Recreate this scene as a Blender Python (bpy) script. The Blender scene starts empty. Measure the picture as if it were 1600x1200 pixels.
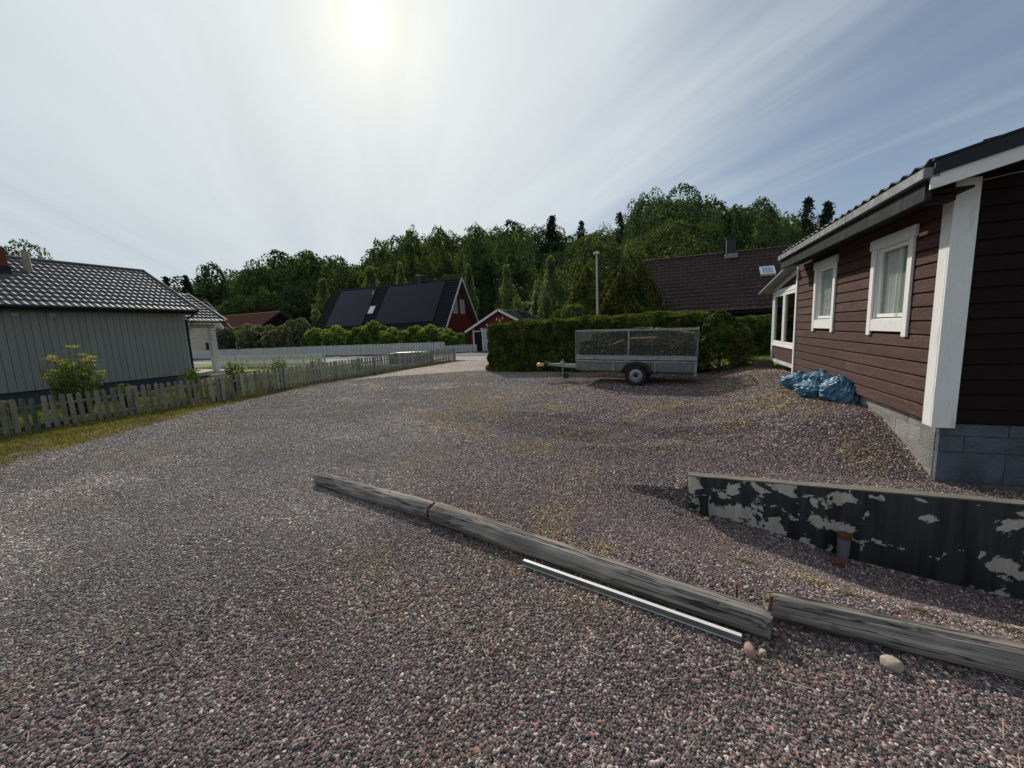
import bpy, bmesh, math, random
import numpy as np
from mathutils import Vector, Matrix
random.seed(7)
RNG = np.random.default_rng(11)
S = bpy.context.scene
COL = S.collection

# ------------------------------------------------------------------ camera
F = 612.0                       # focal length in pixels of a 1600 px wide frame
ROLL = math.asin(.0445); PITCH = math.atan(83 / F); YAW = math.atan(247 / 617.6)
_Z = np.array([-math.sin(ROLL) * math.cos(PITCH), math.cos(ROLL) * math.cos(PITCH), math.sin(PITCH)])
_f = np.array([0, 0, -1.]); _f = _f - _f.dot(_Z) * _Z; _f /= np.linalg.norm(_f)
_r = np.cross(_f, _Z)
_Y = _f * math.cos(YAW) + _r * math.sin(YAW); _X = np.cross(_Y, _Z)
CM = np.array([_X, _Y, _Z])
cam_d = bpy.data.cameras.new('camera'); cam = bpy.data.objects.new('camera', cam_d); COL.objects.link(cam)
cam.matrix_world = Matrix(CM.tolist()).to_4x4()
cam_d.sensor_width = 36; cam_d.lens = F / 1600 * 36
cam_d.clip_start = .05; cam_d.clip_end = 2000
S.camera = cam
def ray(u, v): return CM @ np.array([u - 800, -(v - 600), -F])
def at_d(u, v, D):
    d = ray(u, v); return d * (D / math.hypot(d[0], d[1]))
def at_y(u, v, y):
    d = ray(u, v); return d * (y / d[1])

# ------------------------------------------------------------------ world, sun, exposure
SUN = ray(575, 38); SUN /= np.linalg.norm(SUN)
SUN_EL = math.asin(SUN[2]); SUN_AZ = math.atan2(SUN[0], SUN[1])
S.view_settings.view_transform = 'Standard'; S.view_settings.look = 'None'
S.view_settings.exposure = 0.0; S.view_settings.gamma = 1.0
S.view_settings.use_curve_mapping = False
world = bpy.data.worlds.new('World'); S.world = world; world.use_nodes = True
def build_world():
    nt = world.node_tree; N = nt.nodes; L = nt.links; N.clear()
    def math_(op, a, b=None, c=None):
        n = N.new('ShaderNodeMath'); n.operation = op
        for i, x in enumerate((a, b, c)):
            if x is None: continue
            if isinstance(x, (int, float)): n.inputs[i].default_value = x
            else: L.new(x, n.inputs[i])
        return n.outputs[0]
    def mixc(f, a, b, mode='MIX'):
        n = N.new('ShaderNodeMix'); n.data_type = 'RGBA'; n.blend_type = mode
        if isinstance(f, (int, float)): n.inputs[0].default_value = f
        else: L.new(f, n.inputs[0])
        for i, x in ((6, a), (7, b)):
            if isinstance(x, tuple): n.inputs[i].default_value = (*x, 1)
            else: L.new(x, n.inputs[i])
        return n.outputs[2]
    sky = N.new('ShaderNodeTexSky'); sky.sky_type = 'NISHITA'; sky.sun_disc = False
    sky.sun_elevation = SUN_EL; sky.sun_rotation = SUN_AZ; sky.altitude = 50
    sky.air_density = 1.0; sky.dust_density = .5; sky.ozone_density = 2.2
    tc = N.new('ShaderNodeTexCoord'); d = tc.outputs['Generated']
    sep = N.new('ShaderNodeSeparateXYZ'); L.new(d, sep.inputs[0])
    dot = N.new('ShaderNodeVectorMath'); dot.operation = 'DOT_PRODUCT'
    L.new(d, dot.inputs[0]); dot.inputs[1].default_value = tuple(SUN)
    ang = math_('ARCCOSINE', math_('MINIMUM', dot.outputs['Value'], .999999))     # radians from the sun
    # plane of high cloud
    zz = math_('ADD', math_('MAXIMUM', sep.outputs[2], 0.0), .12)
    px = math_('DIVIDE', sep.outputs[0], zz); py = math_('DIVIDE', sep.outputs[1], zz)
    a = CLOUD_DIR
    al = math_('ADD', math_('MULTIPLY', px, math.cos(a)), math_('MULTIPLY', py, math.sin(a)))
    ac = math_('SUBTRACT', math_('MULTIPLY', py, math.cos(a)), math_('MULTIPLY', px, math.sin(a)))
    def noise(sx, sy, det, rough, w, dist=0.0):
        cb = N.new('ShaderNodeCombineXYZ')
        L.new(math_('MULTIPLY', al, sx), cb.inputs[0]); L.new(math_('MULTIPLY', ac, sy), cb.inputs[1]); cb.inputs[2].default_value = w
        n = N.new('ShaderNodeTexNoise'); n.inputs['Scale'].default_value = 1; n.inputs['Detail'].default_value = det
        n.inputs['Roughness'].default_value = rough; n.inputs['Distortion'].default_value = dist
        L.new(cb.outputs[0], n.inputs['Vector']); return n.outputs['Fac']
    streak = noise(.20, 1.35, 6, .52, 5.7, .55)
    fine = noise(.7, 3.2, 5, .6, 8.3, .9)
    big = noise(.35, .5, 3, .5, 1.7, .4)
    cf = math_('ADD', math_('MULTIPLY', streak, 2.6), math_('MULTIPLY', fine, .35))
    cf = math_('ADD', cf, math_('MULTIPLY', big, 1.0))
    # veil thickens towards the sun, as thin cirrostratus does
    near = N.new('ShaderNodeMapRange'); near.inputs[1].default_value = .28; near.inputs[2].default_value = .95
    near.inputs[3].default_value = .95; near.inputs[4].default_value = -.12; L.new(ang, near.inputs[0])
    cf = math_('ADD', cf, near.outputs[0])
    # the veil is closed to the left of the sun and breaks into streaks to the right
    sd = N.new('ShaderNodeVectorMath'); sd.operation = 'DOT_PRODUCT'; L.new(d, sd.inputs[0]); sd.inputs[1].default_value = (math.cos(SUN_AZ), -math.sin(SUN_AZ), 0)
    lf = N.new('ShaderNodeMapRange'); lf.inputs[1].default_value = -.1; lf.inputs[2].default_value = -.8; lf.inputs[3].default_value = 0; lf.inputs[4].default_value = .75; L.new(sd.outputs['Value'], lf.inputs[0])
    cf = math_('ADD', cf, lf.outputs[0])
    mr = N.new('ShaderNodeMapRange'); mr.interpolation_type = 'SMOOTHSTEP'
    mr.inputs[1].default_value = 1.62; mr.inputs[2].default_value = 2.75; mr.inputs[3].default_value = .22; mr.inputs[4].default_value = .97
    L.new(cf, mr.inputs[0]); cover = mr.outputs[0]
    # light scattered forward by the veil
    e1 = math_('EXPONENT', math_('MULTIPLY', ang, -1.2))
    e2 = math_('EXPONENT', math_('MULTIPLY', math_('POWER', math_('DIVIDE', ang, .0185), 2.0), -1.0))
    e3 = math_('EXPONENT', math_('MULTIPLY', ang, -13.0))
    cl = mixc(1.0, (.40, .475, .545), mixc(math_('MULTIPLY', e1, 1.0), (0, 0, 0), (.42, .395, .325)), 'ADD')
    cl = mixc(1.0, cl, mixc(e3, (0, 0, 0), (.34, .24, .06)), 'ADD')
    disc = N.new('ShaderNodeMix'); disc.data_type = 'RGBA'; disc.blend_type = 'MIX'
    L.new(e2, disc.inputs[0]); disc.inputs[6].default_value = (0, 0, 0, 1); disc.inputs[7].default_value = (6, 5.6, 4.6, 1)
    cl = mixc(1.0, cl, disc.outputs[2], 'ADD')
    lm = math_('ADD', math_('MULTIPLY', math_('SUBTRACT', streak, .5), .42), math_('ADD', math_('MULTIPLY', math_('SUBTRACT', big, .5), .26), math_('MULTIPLY', math_('SUBTRACT', fine, .5), .16)))
    ls_ = N.new('ShaderNodeVectorMath'); ls_.operation = 'SCALE'; L.new(cl, ls_.inputs[0]); L.new(math_('ADD', lm, 1.0), ls_.inputs['Scale']); cl = ls_.outputs[0]
    bg1 = N.new('ShaderNodeBackground'); L.new(sky.outputs[0], bg1.inputs[0]); bg1.inputs[1].default_value = .075
    bg2 = N.new('ShaderNodeBackground'); L.new(cl, bg2.inputs[0]); bg2.inputs[1].default_value = 1.04
    ms = N.new('ShaderNodeMixShader'); L.new(cover, ms.inputs[0]); L.new(bg1.outputs[0], ms.inputs[1]); L.new(bg2.outputs[0], ms.inputs[2])
    out = N.new('ShaderNodeOutputWorld'); L.new(ms.outputs[0], out.inputs[0])
_cd = ray(560, 540); CLOUD_DIR = math.atan2(_cd[1], _cd[0])
build_world()
sun_d = bpy.data.lights.new('sun', 'SUN'); sun_d.energy = 3.9; sun_d.angle = math.radians(1.2); sun_d.color = (1, .93, .82)
sun = bpy.data.objects.new('sun', sun_d); COL.objects.link(sun)
sun.rotation_euler = Vector(SUN.tolist()).to_track_quat('Z', 'Y').to_euler()

# ------------------------------------------------------------------ helpers
def tag(o, label=None, cat=None, group=None, kind=None):
    if label: o['label'] = label
    if cat: o['category'] = cat
    if group: o['group'] = group
    if kind: o['kind'] = kind
    return o
def empty(name, loc, rz=0.0):
    o = bpy.data.objects.new(name, None); COL.objects.link(o); o.location = loc; o.rotation_euler = (0, 0, rz)
    o.empty_display_size = .2; return o
def link(name, me, parent=None, loc=None, rot=None, scale=None):
    o = bpy.data.objects.new(name, me); COL.objects.link(o)
    if parent: o.parent = parent
    if loc is not None: o.location = loc
    if rot is not None: o.rotation_euler = rot
    if scale is not None: o.scale = scale
    return o
def mesh_np(name, V, Fc, mat, smooth=False):
    V = np.asarray(V, np.float32); Fc = np.asarray(Fc, np.int32); n = Fc.shape[1]
    me = bpy.data.meshes.new(name); me.vertices.add(len(V)); me.vertices.foreach_set('co', V.ravel())
    me.loops.add(Fc.size); me.loops.foreach_set('vertex_index', Fc.ravel())
    me.polygons.add(len(Fc)); me.polygons.foreach_set('loop_start', np.arange(0, Fc.size, n, dtype=np.int32))
    try: me.polygons.foreach_set('loop_total', np.full(len(Fc), n, np.int32))
    except Exception: pass
    me.polygons.foreach_set('use_smooth', np.full(len(Fc), smooth, bool))
    me.update(calc_edges=True); me.materials.append(mat); return me
class MB:
    def __init__(s): s.v = []; s.f = []
    def poly(s, pts):
        i = len(s.v); s.v += [tuple(p) for p in pts]; s.f.append(tuple(range(i, i + len(pts)))); return s
    def hexa(s, p):                 # p: bottom four (ccw from above) then top four
        i = len(s.v); s.v += [tuple(q) for q in p]
        for q in ((3, 2, 1, 0), (4, 5, 6, 7), (0, 1, 5, 4), (1, 2, 6, 5), (2, 3, 7, 6), (3, 0, 4, 7)): s.f.append(tuple(i + k for k in q))
        return s
    def box(s, x0, x1, y0, y1, z0, z1):
        if x0 > x1: x0, x1 = x1, x0
        if y0 > y1: y0, y1 = y1, y0
        if z0 > z1: z0, z1 = z1, z0
        return s.hexa([(x0, y0, z0), (x1, y0, z0), (x1, y1, z0), (x0, y1, z0), (x0, y0, z1), (x1, y0, z1), (x1, y1, z1), (x0, y1, z1)])
    def bar(s, a, b, w, h, up=(0, 0, 1)):      # rectangular bar from a to b
        a = Vector(a); b = Vector(b); d = (b - a).normalized(); up = Vector(up)
        if abs(d.dot(up)) > .98: up = Vector((1, 0, 0))
        sx = d.cross(up).normalized(); uz = sx.cross(d).normalized()
        P = [a - sx * w / 2 - uz * h / 2, a + sx * w / 2 - uz * h / 2, b + sx * w / 2 - uz * h / 2, b - sx * w / 2 - uz * h / 2]
        return s.hexa(P + [q + uz * h for q in P])
    def tube(s, pts, rad, n=10, caps=True):
        pts = [Vector(p) for p in pts]; R = rad if isinstance(rad, (list, tuple)) else [rad] * len(pts)
        base = len(s.v); prev = None
        for k, p in enumerate(pts):
            d = ((pts[k + 1] if k + 1 < len(pts) else p) - (pts[k - 1] if k else p)).normalized()
            if prev is None: prev = d.orthogonal().normalized()
            prev = (prev - d * prev.dot(d)).normalized(); q = d.cross(prev)
            for j in range(n):
                a = 2 * math.pi * j / n; s.v.append(tuple(p + (prev * math.cos(a) + q * math.sin(a)) * R[k]))
        for k in range(len(pts) - 1):
            for j in range(n):
                a = base + k * n + j; b = base + k * n + (j + 1) % n
                s.f.append((a, b, b + n, a + n))
        if caps:
            s.f.append(tuple(base + j for j in reversed(range(n)))); e = base + (len(pts) - 1) * n
            s.f.append(tuple(e + j for j in range(n)))
        return s
    def ring(s, prof, n=32, axis='y', c=(0, 0, 0)):      # lathe of (radius, offset) closed profile
        b = len(s.v); m = len(prof)
        for j in range(n):
            a = 2 * math.pi * j / n
            for r, o in prof:
                if axis == 'y': s.v.append((c[0] + r * math.cos(a), c[1] + o, c[2] + r * math.sin(a)))
                else: s.v.append((c[0] + r * math.cos(a), c[1] + r * math.sin(a), c[2] + o))
        for j in range(n):
            for k in range(m):
                A = b + j * m + k; B = b + j * m + (k + 1) % m; C = b + ((j + 1) % n) * m + (k + 1) % m; D = b + ((j + 1) % n) * m + k
                s.f.append((A, B, C, D))
        return s
    def mesh(s, name, mat, bevel=0, smooth=False, seg=1):
        me = bpy.data.meshes.new(name); me.from_pydata(s.v, [], s.f); me.materials.append(mat)
        bm = bmesh.new(); bm.from_mesh(me); bmesh.ops.recalc_face_normals(bm, faces=bm.faces)
        if bevel: bmesh.ops.bevel(bm, geom=bm.edges[:], offset=bevel, segments=seg, profile=.5, affect='EDGES', clamp_overlap=True)
        if smooth:
            for f in bm.faces: f.smooth = True
            for e in bm.edges:
                if len(e.link_faces) == 2 and e.calc_face_angle(0) > .6: e.smooth = False
        bm.to_mesh(me); bm.free(); return me
    def build(s, name, mat, parent=None, **k): return link(name, s.mesh(name, mat, **k), parent)
def box(name, mat, x0, x1, y0, y1, z0, z1, parent=None, **k): return MB().box(x0, x1, y0, y1, z0, z1).build(name, mat, parent, **k)

def _h(ix, iy, iz, seed):
    n = (ix.astype(np.int64) * 374761393 + iy.astype(np.int64) * 668265263 + iz.astype(np.int64) * 2147483647 + seed * 1274126177) & 0xffffffff
    n = ((n ^ (n >> 13)) * 1274126177) & 0xffffffff
    n = (n ^ (n >> 16)) & 0xffffff
    return n / float(0xffffff)
def vn(x, y, z=0.0, seed=0):       # value noise 0..1
    x, y, z = np.broadcast_arrays(np.asarray(x, float), np.asarray(y, float), np.asarray(z, float))
    ix = np.floor(x); iy = np.floor(y); iz = np.floor(z); fx = x - ix; fy = y - iy; fz = z - iz
    fx = fx * fx * (3 - 2 * fx); fy = fy * fy * (3 - 2 * fy); fz = fz * fz * (3 - 2 * fz); r = 0
    for a in (0, 1):
        for b in (0, 1):
            for c in (0, 1):
                w = (fx if a else 1 - fx) * (fy if b else 1 - fy) * (fz if c else 1 - fz)
                r = r + w * _h(ix + a, iy + b, iz + c, seed)
    return r
def fbm(x, y, z=0.0, seed=0, o=4):
    r = 0; a = .5; t = 0
    for k in range(o):
        r = r + a * vn(np.asarray(x) * 2 ** k, np.asarray(y) * 2 ** k, np.asarray(z) * 2 ** k, seed + k * 17); t += a; a *= .5
    return r / t
def ss(a, b, x):
    t = np.clip((np.asarray(x, float) - a) / (b - a), 0, 1); return t * t * (3 - 2 * t)

# ------------------------------------------------------------------ materials
def newmat(name):
    m = bpy.data.materials.new(name); m.use_nodes = True; nt = m.node_tree
    return m, nt, nt.nodes, nt.links, nt.nodes['Principled BSDF']
def M(name, col, rough=.75, var=.12, noise=(6, .25), stretch=(1, 1, 1), bump=(0, 0), metal=0.0, spec=.4, fine=None, tint=None, coat=0):
    """base colour modulated by noise and by a random value per object; bump from a second noise"""
    m, nt, N, L, P = newmat(name)
    P.inputs['Roughness'].default_value = rough; P.inputs['Metallic'].default_value = metal
    P.inputs['Specular IOR Level'].default_value = spec; P.inputs['Coat Weight'].default_value = coat
    tc = N.new('ShaderNodeTexCoord'); mp = N.new('ShaderNodeMapping'); mp.inputs['Scale'].default_value = stretch
    L.new(tc.outputs['Object'], mp.inputs['Vector'])
    oi = N.new('ShaderNodeObjectInfo')
    ad = N.new('ShaderNodeVectorMath'); ad.operation = 'ADD'; L.new(mp.outputs[0], ad.inputs[0])
    sc = N.new('ShaderNodeMath'); sc.operation = 'MULTIPLY'; L.new(oi.outputs['Random'], sc.inputs[0]); sc.inputs[1].default_value = 37.0
    L.new(sc.outputs[0], ad.inputs[1])
    nz = N.new('ShaderNodeTexNoise'); nz.inputs['Scale'].default_value = noise[0]; nz.inputs['Detail'].default_value = 6; nz.inputs['Roughness'].default_value = .6
    L.new(ad.outputs[0], nz.inputs['Vector'])
    # value = (1 + var*(rnd-.5)*2) * (1 + amount*(noise-.5)*2)
    a = N.new('ShaderNodeMath'); a.operation = 'MULTIPLY_ADD'; L.new(oi.outputs['Random'], a.inputs[0]); a.inputs[1].default_value = 2 * var; a.inputs[2].default_value = 1 - var
    b = N.new('ShaderNodeMath'); b.operation = 'MULTIPLY_ADD'; L.new(nz.outputs['Fac'], b.inputs[0]); b.inputs[1].default_value = 4 * noise[1]; b.inputs[2].default_value = 1 - 2 * noise[1]
    c = N.new('ShaderNodeMath'); c.operation = 'MULTIPLY'; L.new(a.outputs[0], c.inputs[0]); L.new(b.outputs[0], c.inputs[1])
    last = c.outputs[0]
    if fine:
        nf = N.new('ShaderNodeTexNoise'); nf.inputs['Scale'].default_value = fine[0]; nf.inputs['Detail'].default_value = 3; L.new(ad.outputs[0], nf.inputs['Vector'])
        g = N.new('ShaderNodeMath'); g.operation = 'MULTIPLY_ADD'; L.new(nf.outputs['Fac'], g.inputs[0]); g.inputs[1].default_value = 4 * fine[1]; g.inputs[2].default_value = 1 - 2 * fine[1]
        h = N.new('ShaderNodeMath'); h.operation = 'MULTIPLY'; L.new(last, h.inputs[0]); L.new(g.outputs[0], h.inputs[1]); last = h.outputs[0]
    cl = N.new('ShaderNodeMath'); cl.operation = 'MAXIMUM'; L.new(last, cl.inputs[0]); cl.inputs[1].default_value = .12
    vm = N.new('ShaderNodeVectorMath'); vm.operation = 'SCALE'; L.new(cl.outputs[0], vm.inputs['Scale'])
    if tint:                          # a second colour showing in blotches
        n2 = N.new('ShaderNodeTexNoise'); n2.inputs['Scale'].default_value = tint[1]; n2.inputs['Detail'].default_value = 5; L.new(ad.outputs[0], n2.inputs['Vector'])
        mr = N.new('ShaderNodeMapRange'); mr.inputs[1].default_value = tint[2]; mr.inputs[2].default_value = tint[3]; L.new(n2.outputs['Fac'], mr.inputs[0])
        mx = N.new('ShaderNodeMix'); mx.data_type = 'RGBA'; L.new(mr.outputs[0], mx.inputs[0]); mx.inputs[6].default_value = (*col, 1); mx.inputs[7].default_value = (*tint[0], 1)
        L.new(mx.outputs[2], vm.inputs[0])
    else: vm.inputs[0].default_value = col
    L.new(vm.outputs[0], P.inputs['Base Color'])
    if bump[1]:
        bn = N.new('ShaderNodeTexNoise'); bn.inputs['Scale'].default_value = bump[0]; bn.inputs['Detail'].default_value = 5; L.new(ad.outputs[0], bn.inputs['Vector'])
        bp = N.new('ShaderNodeBump'); bp.inputs['Strength'].default_value = bump[1]; bp.inputs['Distance'].default_value = .02
        L.new(bn.outputs['Fac'], bp.inputs['Height']); L.new(bp.outputs[0], P.inputs['Normal'])
    return m
def leafmat(name, c1, c2, trans=.3, big=.25, amt=.5, c3=None, obvar=.15):
    """leaves: colour differs from leaf to leaf and from clump to clump"""
    m, nt, N, L, P = newmat(name); N.remove(P)
    g = N.new('ShaderNodeNewGeometry'); tc = N.new('ShaderNodeTexCoord'); oi = N.new('ShaderNodeObjectInfo')
    nz = N.new('ShaderNodeTexNoise'); nz.inputs['Scale'].default_value = big; nz.inputs['Detail'].default_value = 3; L.new(tc.outputs['Object'], nz.inputs['Vector'])
    f = N.new('ShaderNodeMath'); f.operation = 'MULTIPLY_ADD'; L.new(g.outputs['Random Per Island'], f.inputs[0]); f.inputs[1].default_value = .7; f.inputs[2].default_value = -.35
    e = N.new('ShaderNodeMapRange'); L.new(nz.outputs['Fac'], e.inputs[0]); e.inputs[1].default_value = .35; e.inputs[2].default_value = .65
    s = N.new('ShaderNodeMath'); s.operation = 'ADD'; s.use_clamp = True; L.new(f.outputs[0], s.inputs[0]); L.new(e.outputs[0], s.inputs[1])
    mx = N.new('ShaderNodeMix'); mx.data_type = 'RGBA'; L.new(s.outputs[0], mx.inputs[0]); mx.inputs[6].default_value = (*c1, 1); mx.inputs[7].default_value = (*c2, 1)
    col = mx.outputs[2]
    if c3:
        gt = N.new('ShaderNodeMath'); gt.operation = 'GREATER_THAN'; L.new(g.outputs['Random Per Island'], gt.inputs[0]); gt.inputs[1].default_value = 1 - c3[1]
        m3 = N.new('ShaderNodeMix'); m3.data_type = 'RGBA'; L.new(gt.outputs[0], m3.inputs[0]); L.new(col, m3.inputs[6]); m3.inputs[7].default_value = (*c3[0], 1); col = m3.outputs[2]
    ov = N.new('ShaderNodeMath'); ov.operation = 'MULTIPLY_ADD'; L.new(oi.outputs['Random'], ov.inputs[0]); ov.inputs[1].default_value = 2 * obvar; ov.inputs[2].default_value = 1 - obvar
    vs = N.new('ShaderNodeVectorMath'); vs.operation = 'SCALE'; L.new(col, vs.inputs[0]); L.new(ov.outputs[0], vs.inputs['Scale'])
    d = N.new('ShaderNodeBsdfDiffuse'); t = N.new('ShaderNodeBsdfTranslucent'); gl = N.new('ShaderNodeBsdfGlossy'); gl.inputs['Roughness'].default_value = .5
    gl.inputs['Color'].default_value = (.5, .5, .5, 1)
    L.new(vs.outputs[0], d.inputs[0])
    ty = N.new('ShaderNodeVectorMath'); ty.operation = 'MULTIPLY'; L.new(vs.outputs[0], ty.inputs[0]); ty.inputs[1].default_value = (1.28, 1.38, .62); L.new(ty.outputs[0], t.inputs[0])
    a = N.new('ShaderNodeMixShader'); a.inputs[0].default_value = trans; L.new(d.outputs[0], a.inputs[1]); L.new(t.outputs[0], a.inputs[2])
    b = N.new('ShaderNodeMixShader'); b.inputs[0].default_value = .035; L.new(a.outputs[0], b.inputs[1]); L.new(gl.outputs[0], b.inputs[2])
    L.new(b.outputs[0], N['Material Output'].inputs[0]); return m
def glassmat(name, tintc=(.8, .85, .9), refl=.12, rough=.02):
    m, nt, N, L, P = newmat(name); N.remove(P)
    ge = N.new('ShaderNodeNewGeometry'); dt = N.new('ShaderNodeVectorMath'); dt.operation = 'DOT_PRODUCT'; L.new(ge.outputs['Incoming'], dt.inputs[0]); L.new(ge.outputs['Normal'], dt.inputs[1])
    ab = N.new('ShaderNodeMath'); ab.operation = 'ABSOLUTE'; L.new(dt.outputs['Value'], ab.inputs[0])
    om = N.new('ShaderNodeMath'); om.operation = 'SUBTRACT'; om.inputs[0].default_value = 1; L.new(ab.outputs[0], om.inputs[1])
    pw = N.new('ShaderNodeMath'); pw.operation = 'POWER'; L.new(om.outputs[0], pw.inputs[0]); pw.inputs[1].default_value = 5
    ad = N.new('ShaderNodeMath'); ad.operation = 'ADD'; ad.use_clamp = True; L.new(pw.outputs[0], ad.inputs[0]); ad.inputs[1].default_value = refl
    t = N.new('ShaderNodeBsdfTransparent'); t.inputs[0].default_value = (*tintc, 1)
    g = N.new('ShaderNodeBsdfGlossy'); g.inputs['Roughness'].default_value = rough
    mx = N.new('ShaderNodeMixShader'); L.new(ad.outputs[0], mx.inputs[0]); L.new(t.outputs[0], mx.inputs[1]); L.new(g.outputs[0], mx.inputs[2])
    L.new(mx.outputs[0], N['Material Output'].inputs[0]); return m

mWhite = M('white_paint', (.74, .74, .72), .55, .04, (3, .06), (1, 1, .3), (60, .15), fine=(45, .05), tint=((.42, .38, .32), 7, .62, .78))
mWhiteOld = M('aged_white_paint', (.50, .50, .47), .7, .14, (5, .22), (1, 1, .4), (50, .2), tint=((.26, .25, .22), 6, .5, .75))
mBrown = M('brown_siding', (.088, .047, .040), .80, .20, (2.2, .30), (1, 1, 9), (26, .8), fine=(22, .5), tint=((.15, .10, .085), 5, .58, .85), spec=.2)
mBrownShade = M('dark_brown_with_painted_shade', (.013, .006, .006), .75, .18, (2.2, .2), (1, 1, 9), (26, .5), fine=(16, .2), spec=.2)  # brown siding with gable shade put into its colour; reused for other dark parts
mBrownCore = M('dark_wall_core', (.02, .014, .012), .9, 0, (2, .1))
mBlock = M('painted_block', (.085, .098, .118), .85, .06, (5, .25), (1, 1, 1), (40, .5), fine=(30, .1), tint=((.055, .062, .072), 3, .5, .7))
mBlockRaw = M('grey_block', (.26, .25, .23), .9, .14, (6, .3), (1, 1, 1), (45, .7), fine=(40, .14), tint=((.13, .13, .12), 3, .45, .7))
mConc = M('concrete', (.155, .14, .115), .9, .05, (4, .25), (1, 1, 1), (40, .5), fine=(35, .12))
mMortar = M('mortar', (.045, .05, .056), .95, 0, (10, .2))
mBlackMetal = M('black_sheet_metal', (.012, .014, .018), .5, .05, (3, .15), spec=.3)
mFascia = M('weathered_black_fascia', (.010, .012, .014), .7, .08, (9, .4), (1, 1, .3), spec=.15, tint=((.030, .036, .038), 14, .5, .72))
mGutter = M('weathered_grey_gutter', (.19, .20, .21), .5, .05, (6, .2), metal=.2, tint=((.33, .33, .32), 9, .52, .72))
mRoofR = M('dark_roof_tile', (.022, .021, .022), .7, .12, (6, .2), bump=(30, .2))
mCurtain = M('pale_curtain', (.80, .80, .76), .9, 0, (3, .05))
mSheer = M('grey_green_sheer_curtain', (.36, .39, .34), .9, 0, (3, .08))
mInside = M('dim_room', (.16, .17, .15), .9, 0, (2, .1))
mGlass = glassmat('window_glass', (.93, .95, .95), .05)
mGlassDark = glassmat('dark_window_glass', (.6, .62, .62), .10)
mGrey = M('grey_green_boards', (.290, .292, .252), .6, .035, (2, .06), (1, 1, .2), (30, .1), fine=(40, .04))
mGreyPale = M('pale_grey_green_trim', (.42, .47, .45), .6, .03, (2, .06))
mRoofL = M('glossy_black_roof_sheet', (.060, .062, .068), .60, .05, (3, .2), spec=.6, tint=((.07, .072, .078), 2.2, .45, .75))
mBase = M('dark_blue_grey_plinth', (.052, .062, .075), .85, 0, (4, .2), bump=(20, .3))
mRedBrick = M('red_brown_chimney', (.16, .045, .035), .8, 0, (8, .2))
mPipe = M('beige_vent_pipe', (.36, .31, .24), .7, 0, (6, .15))
mPicket = M('weathered_picket', (.255, .222, .175), .85, .20, (4, .3), (1, 1, .25), (40, .5), fine=(35, .18), tint=((.11, .115, .085), 5, .48, .72))
mPicketW = M('faded_white_picket', (.36, .34, .295), .8, .18, (4, .25), (1, 1, .3), (40, .3), tint=((.24, .235, .19), 5, .5, .75))
mPicketWhite = M('painted_white_picket', (.60, .59, .55), .7, .08, (4, .15))
mDeck = M('weathered_deck', (.40, .35, .28), .8, .1, (5, .2), (1, 6, 1))
mRed = M('falu_red_boards', (.165, .022, .018), .75, .09, (3, .15), (1, 1, .3), (30, .2))
mBeige = M('beige_render', (.47, .41, .31), .9, 0, (5, .06), bump=(60, .2))
mRoofRed = M('dark_red_tiles', (.11, .030, .024), .9, .05, (6, .25), (1, 1, 1), (10, .3))
mRoofDark = M('dark_flat_tiles', (.012, .012, .015), .75, .05, (5, .2), spec=.2)
mSolar = M('solar_glass', (.010, .011, .022), .25, .05, (1.5, .1), spec=.15)
mSolarF = M('solar_frame', (.010, .011, .018), .3, .05, (3, .1))
mRoofBrown = M('brown_roof_tiles', (.050, .030, .028), .72, .05, (1.2, .25), bump=(14, .4), fine=(9, .3), tint=((.15, .11, .10), 7, .60, .74), spec=.25)
mChim = M('black_chimney_sheet', (.020, .023, .030), .55, 0, (3, .15))
mSkyG = M('skylight_glass', (.30, .36, .42), .08, 0, (2, .05), spec=.9)
mGarDoor = M('pale_blue_door', (.44, .50, .53), .6, .04, (3, .08))
mBlackHole = M('dark_opening', (.008, .008, .009), .9, 0, (2, .1))
mGalv = M('galvanised_steel', (.30, .32, .32), .5, .07, (9, .22), metal=.55, tint=((.20, .19, .17), 5, .5, .75))
mGalvDull = M('dull_steel_side', (.16, .165, .158), .6, .1, (5, .3), metal=.35, tint=((.15, .10, .06), 4, .58, .75))
mTyre = M('black_rubber', (.018, .018, .018), .8, .05, (20, .2))
mPlBlack = M('black_plastic', (.016, .017, .018), .55, .05, (8, .2))
mRim = M('silver_rim', (.36, .37, .38), .4, .02, (8, .12), metal=.5)
mYellow = M('yellow_plastic', (.62, .50, .06), .5, 0, (10, .15))
mPlank = M('pale_plank', (.50, .38, .20), .75, .15, (5, .2), (1, 4, 1))
mAlu = M('bare_aluminium', (.62, .62, .60), .6, 0, (10, .10), metal=.15)
mRust = M('rusty_steel', (.15, .055, .03), .85, .1, (14, .35), bump=(30, .4), tint=((.07, .035, .025), 9, .45, .65))
mLamp = M('pale_green_pole', (.40, .46, .43), .6, 0, (5, .08))
mBark = M('bark', (.085, .07, .055), .9, .2, (8, .3), (1, 1, .3), (18, .6))
mBirchBark = M('pale_bark', (.32, .31, .28), .85, .1, (5, .4), (1, 1, 2), (15, .3))
mStone = M('pale_field_stone', (.36, .30, .24), .9, .1, (12, .25), bump=(30, .5), fine=(60, .12))
mStonePink = M('pink_field_stone', (.33, .225, .185), .9, .1, (12, .25), bump=(30, .5), fine=(60, .12))
mTerra = M('terracotta', (.13, .045, .030), .85, 0, (10, .2))
mPipeGrey = M('blue_grey_pipe', (.12, .135, .155), .6, 0, (8, .2), (1, 1, .3))
mAsph = M('asphalt', (.062, .062, .066), .9, 0, (9, .2), bump=(80, .4), fine=(60, .2))
mRoad = M('pale_worn_asphalt', (.21, .20, .19), .9, 0, (2, .15), bump=(80, .3), fine=(50, .12))
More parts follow.
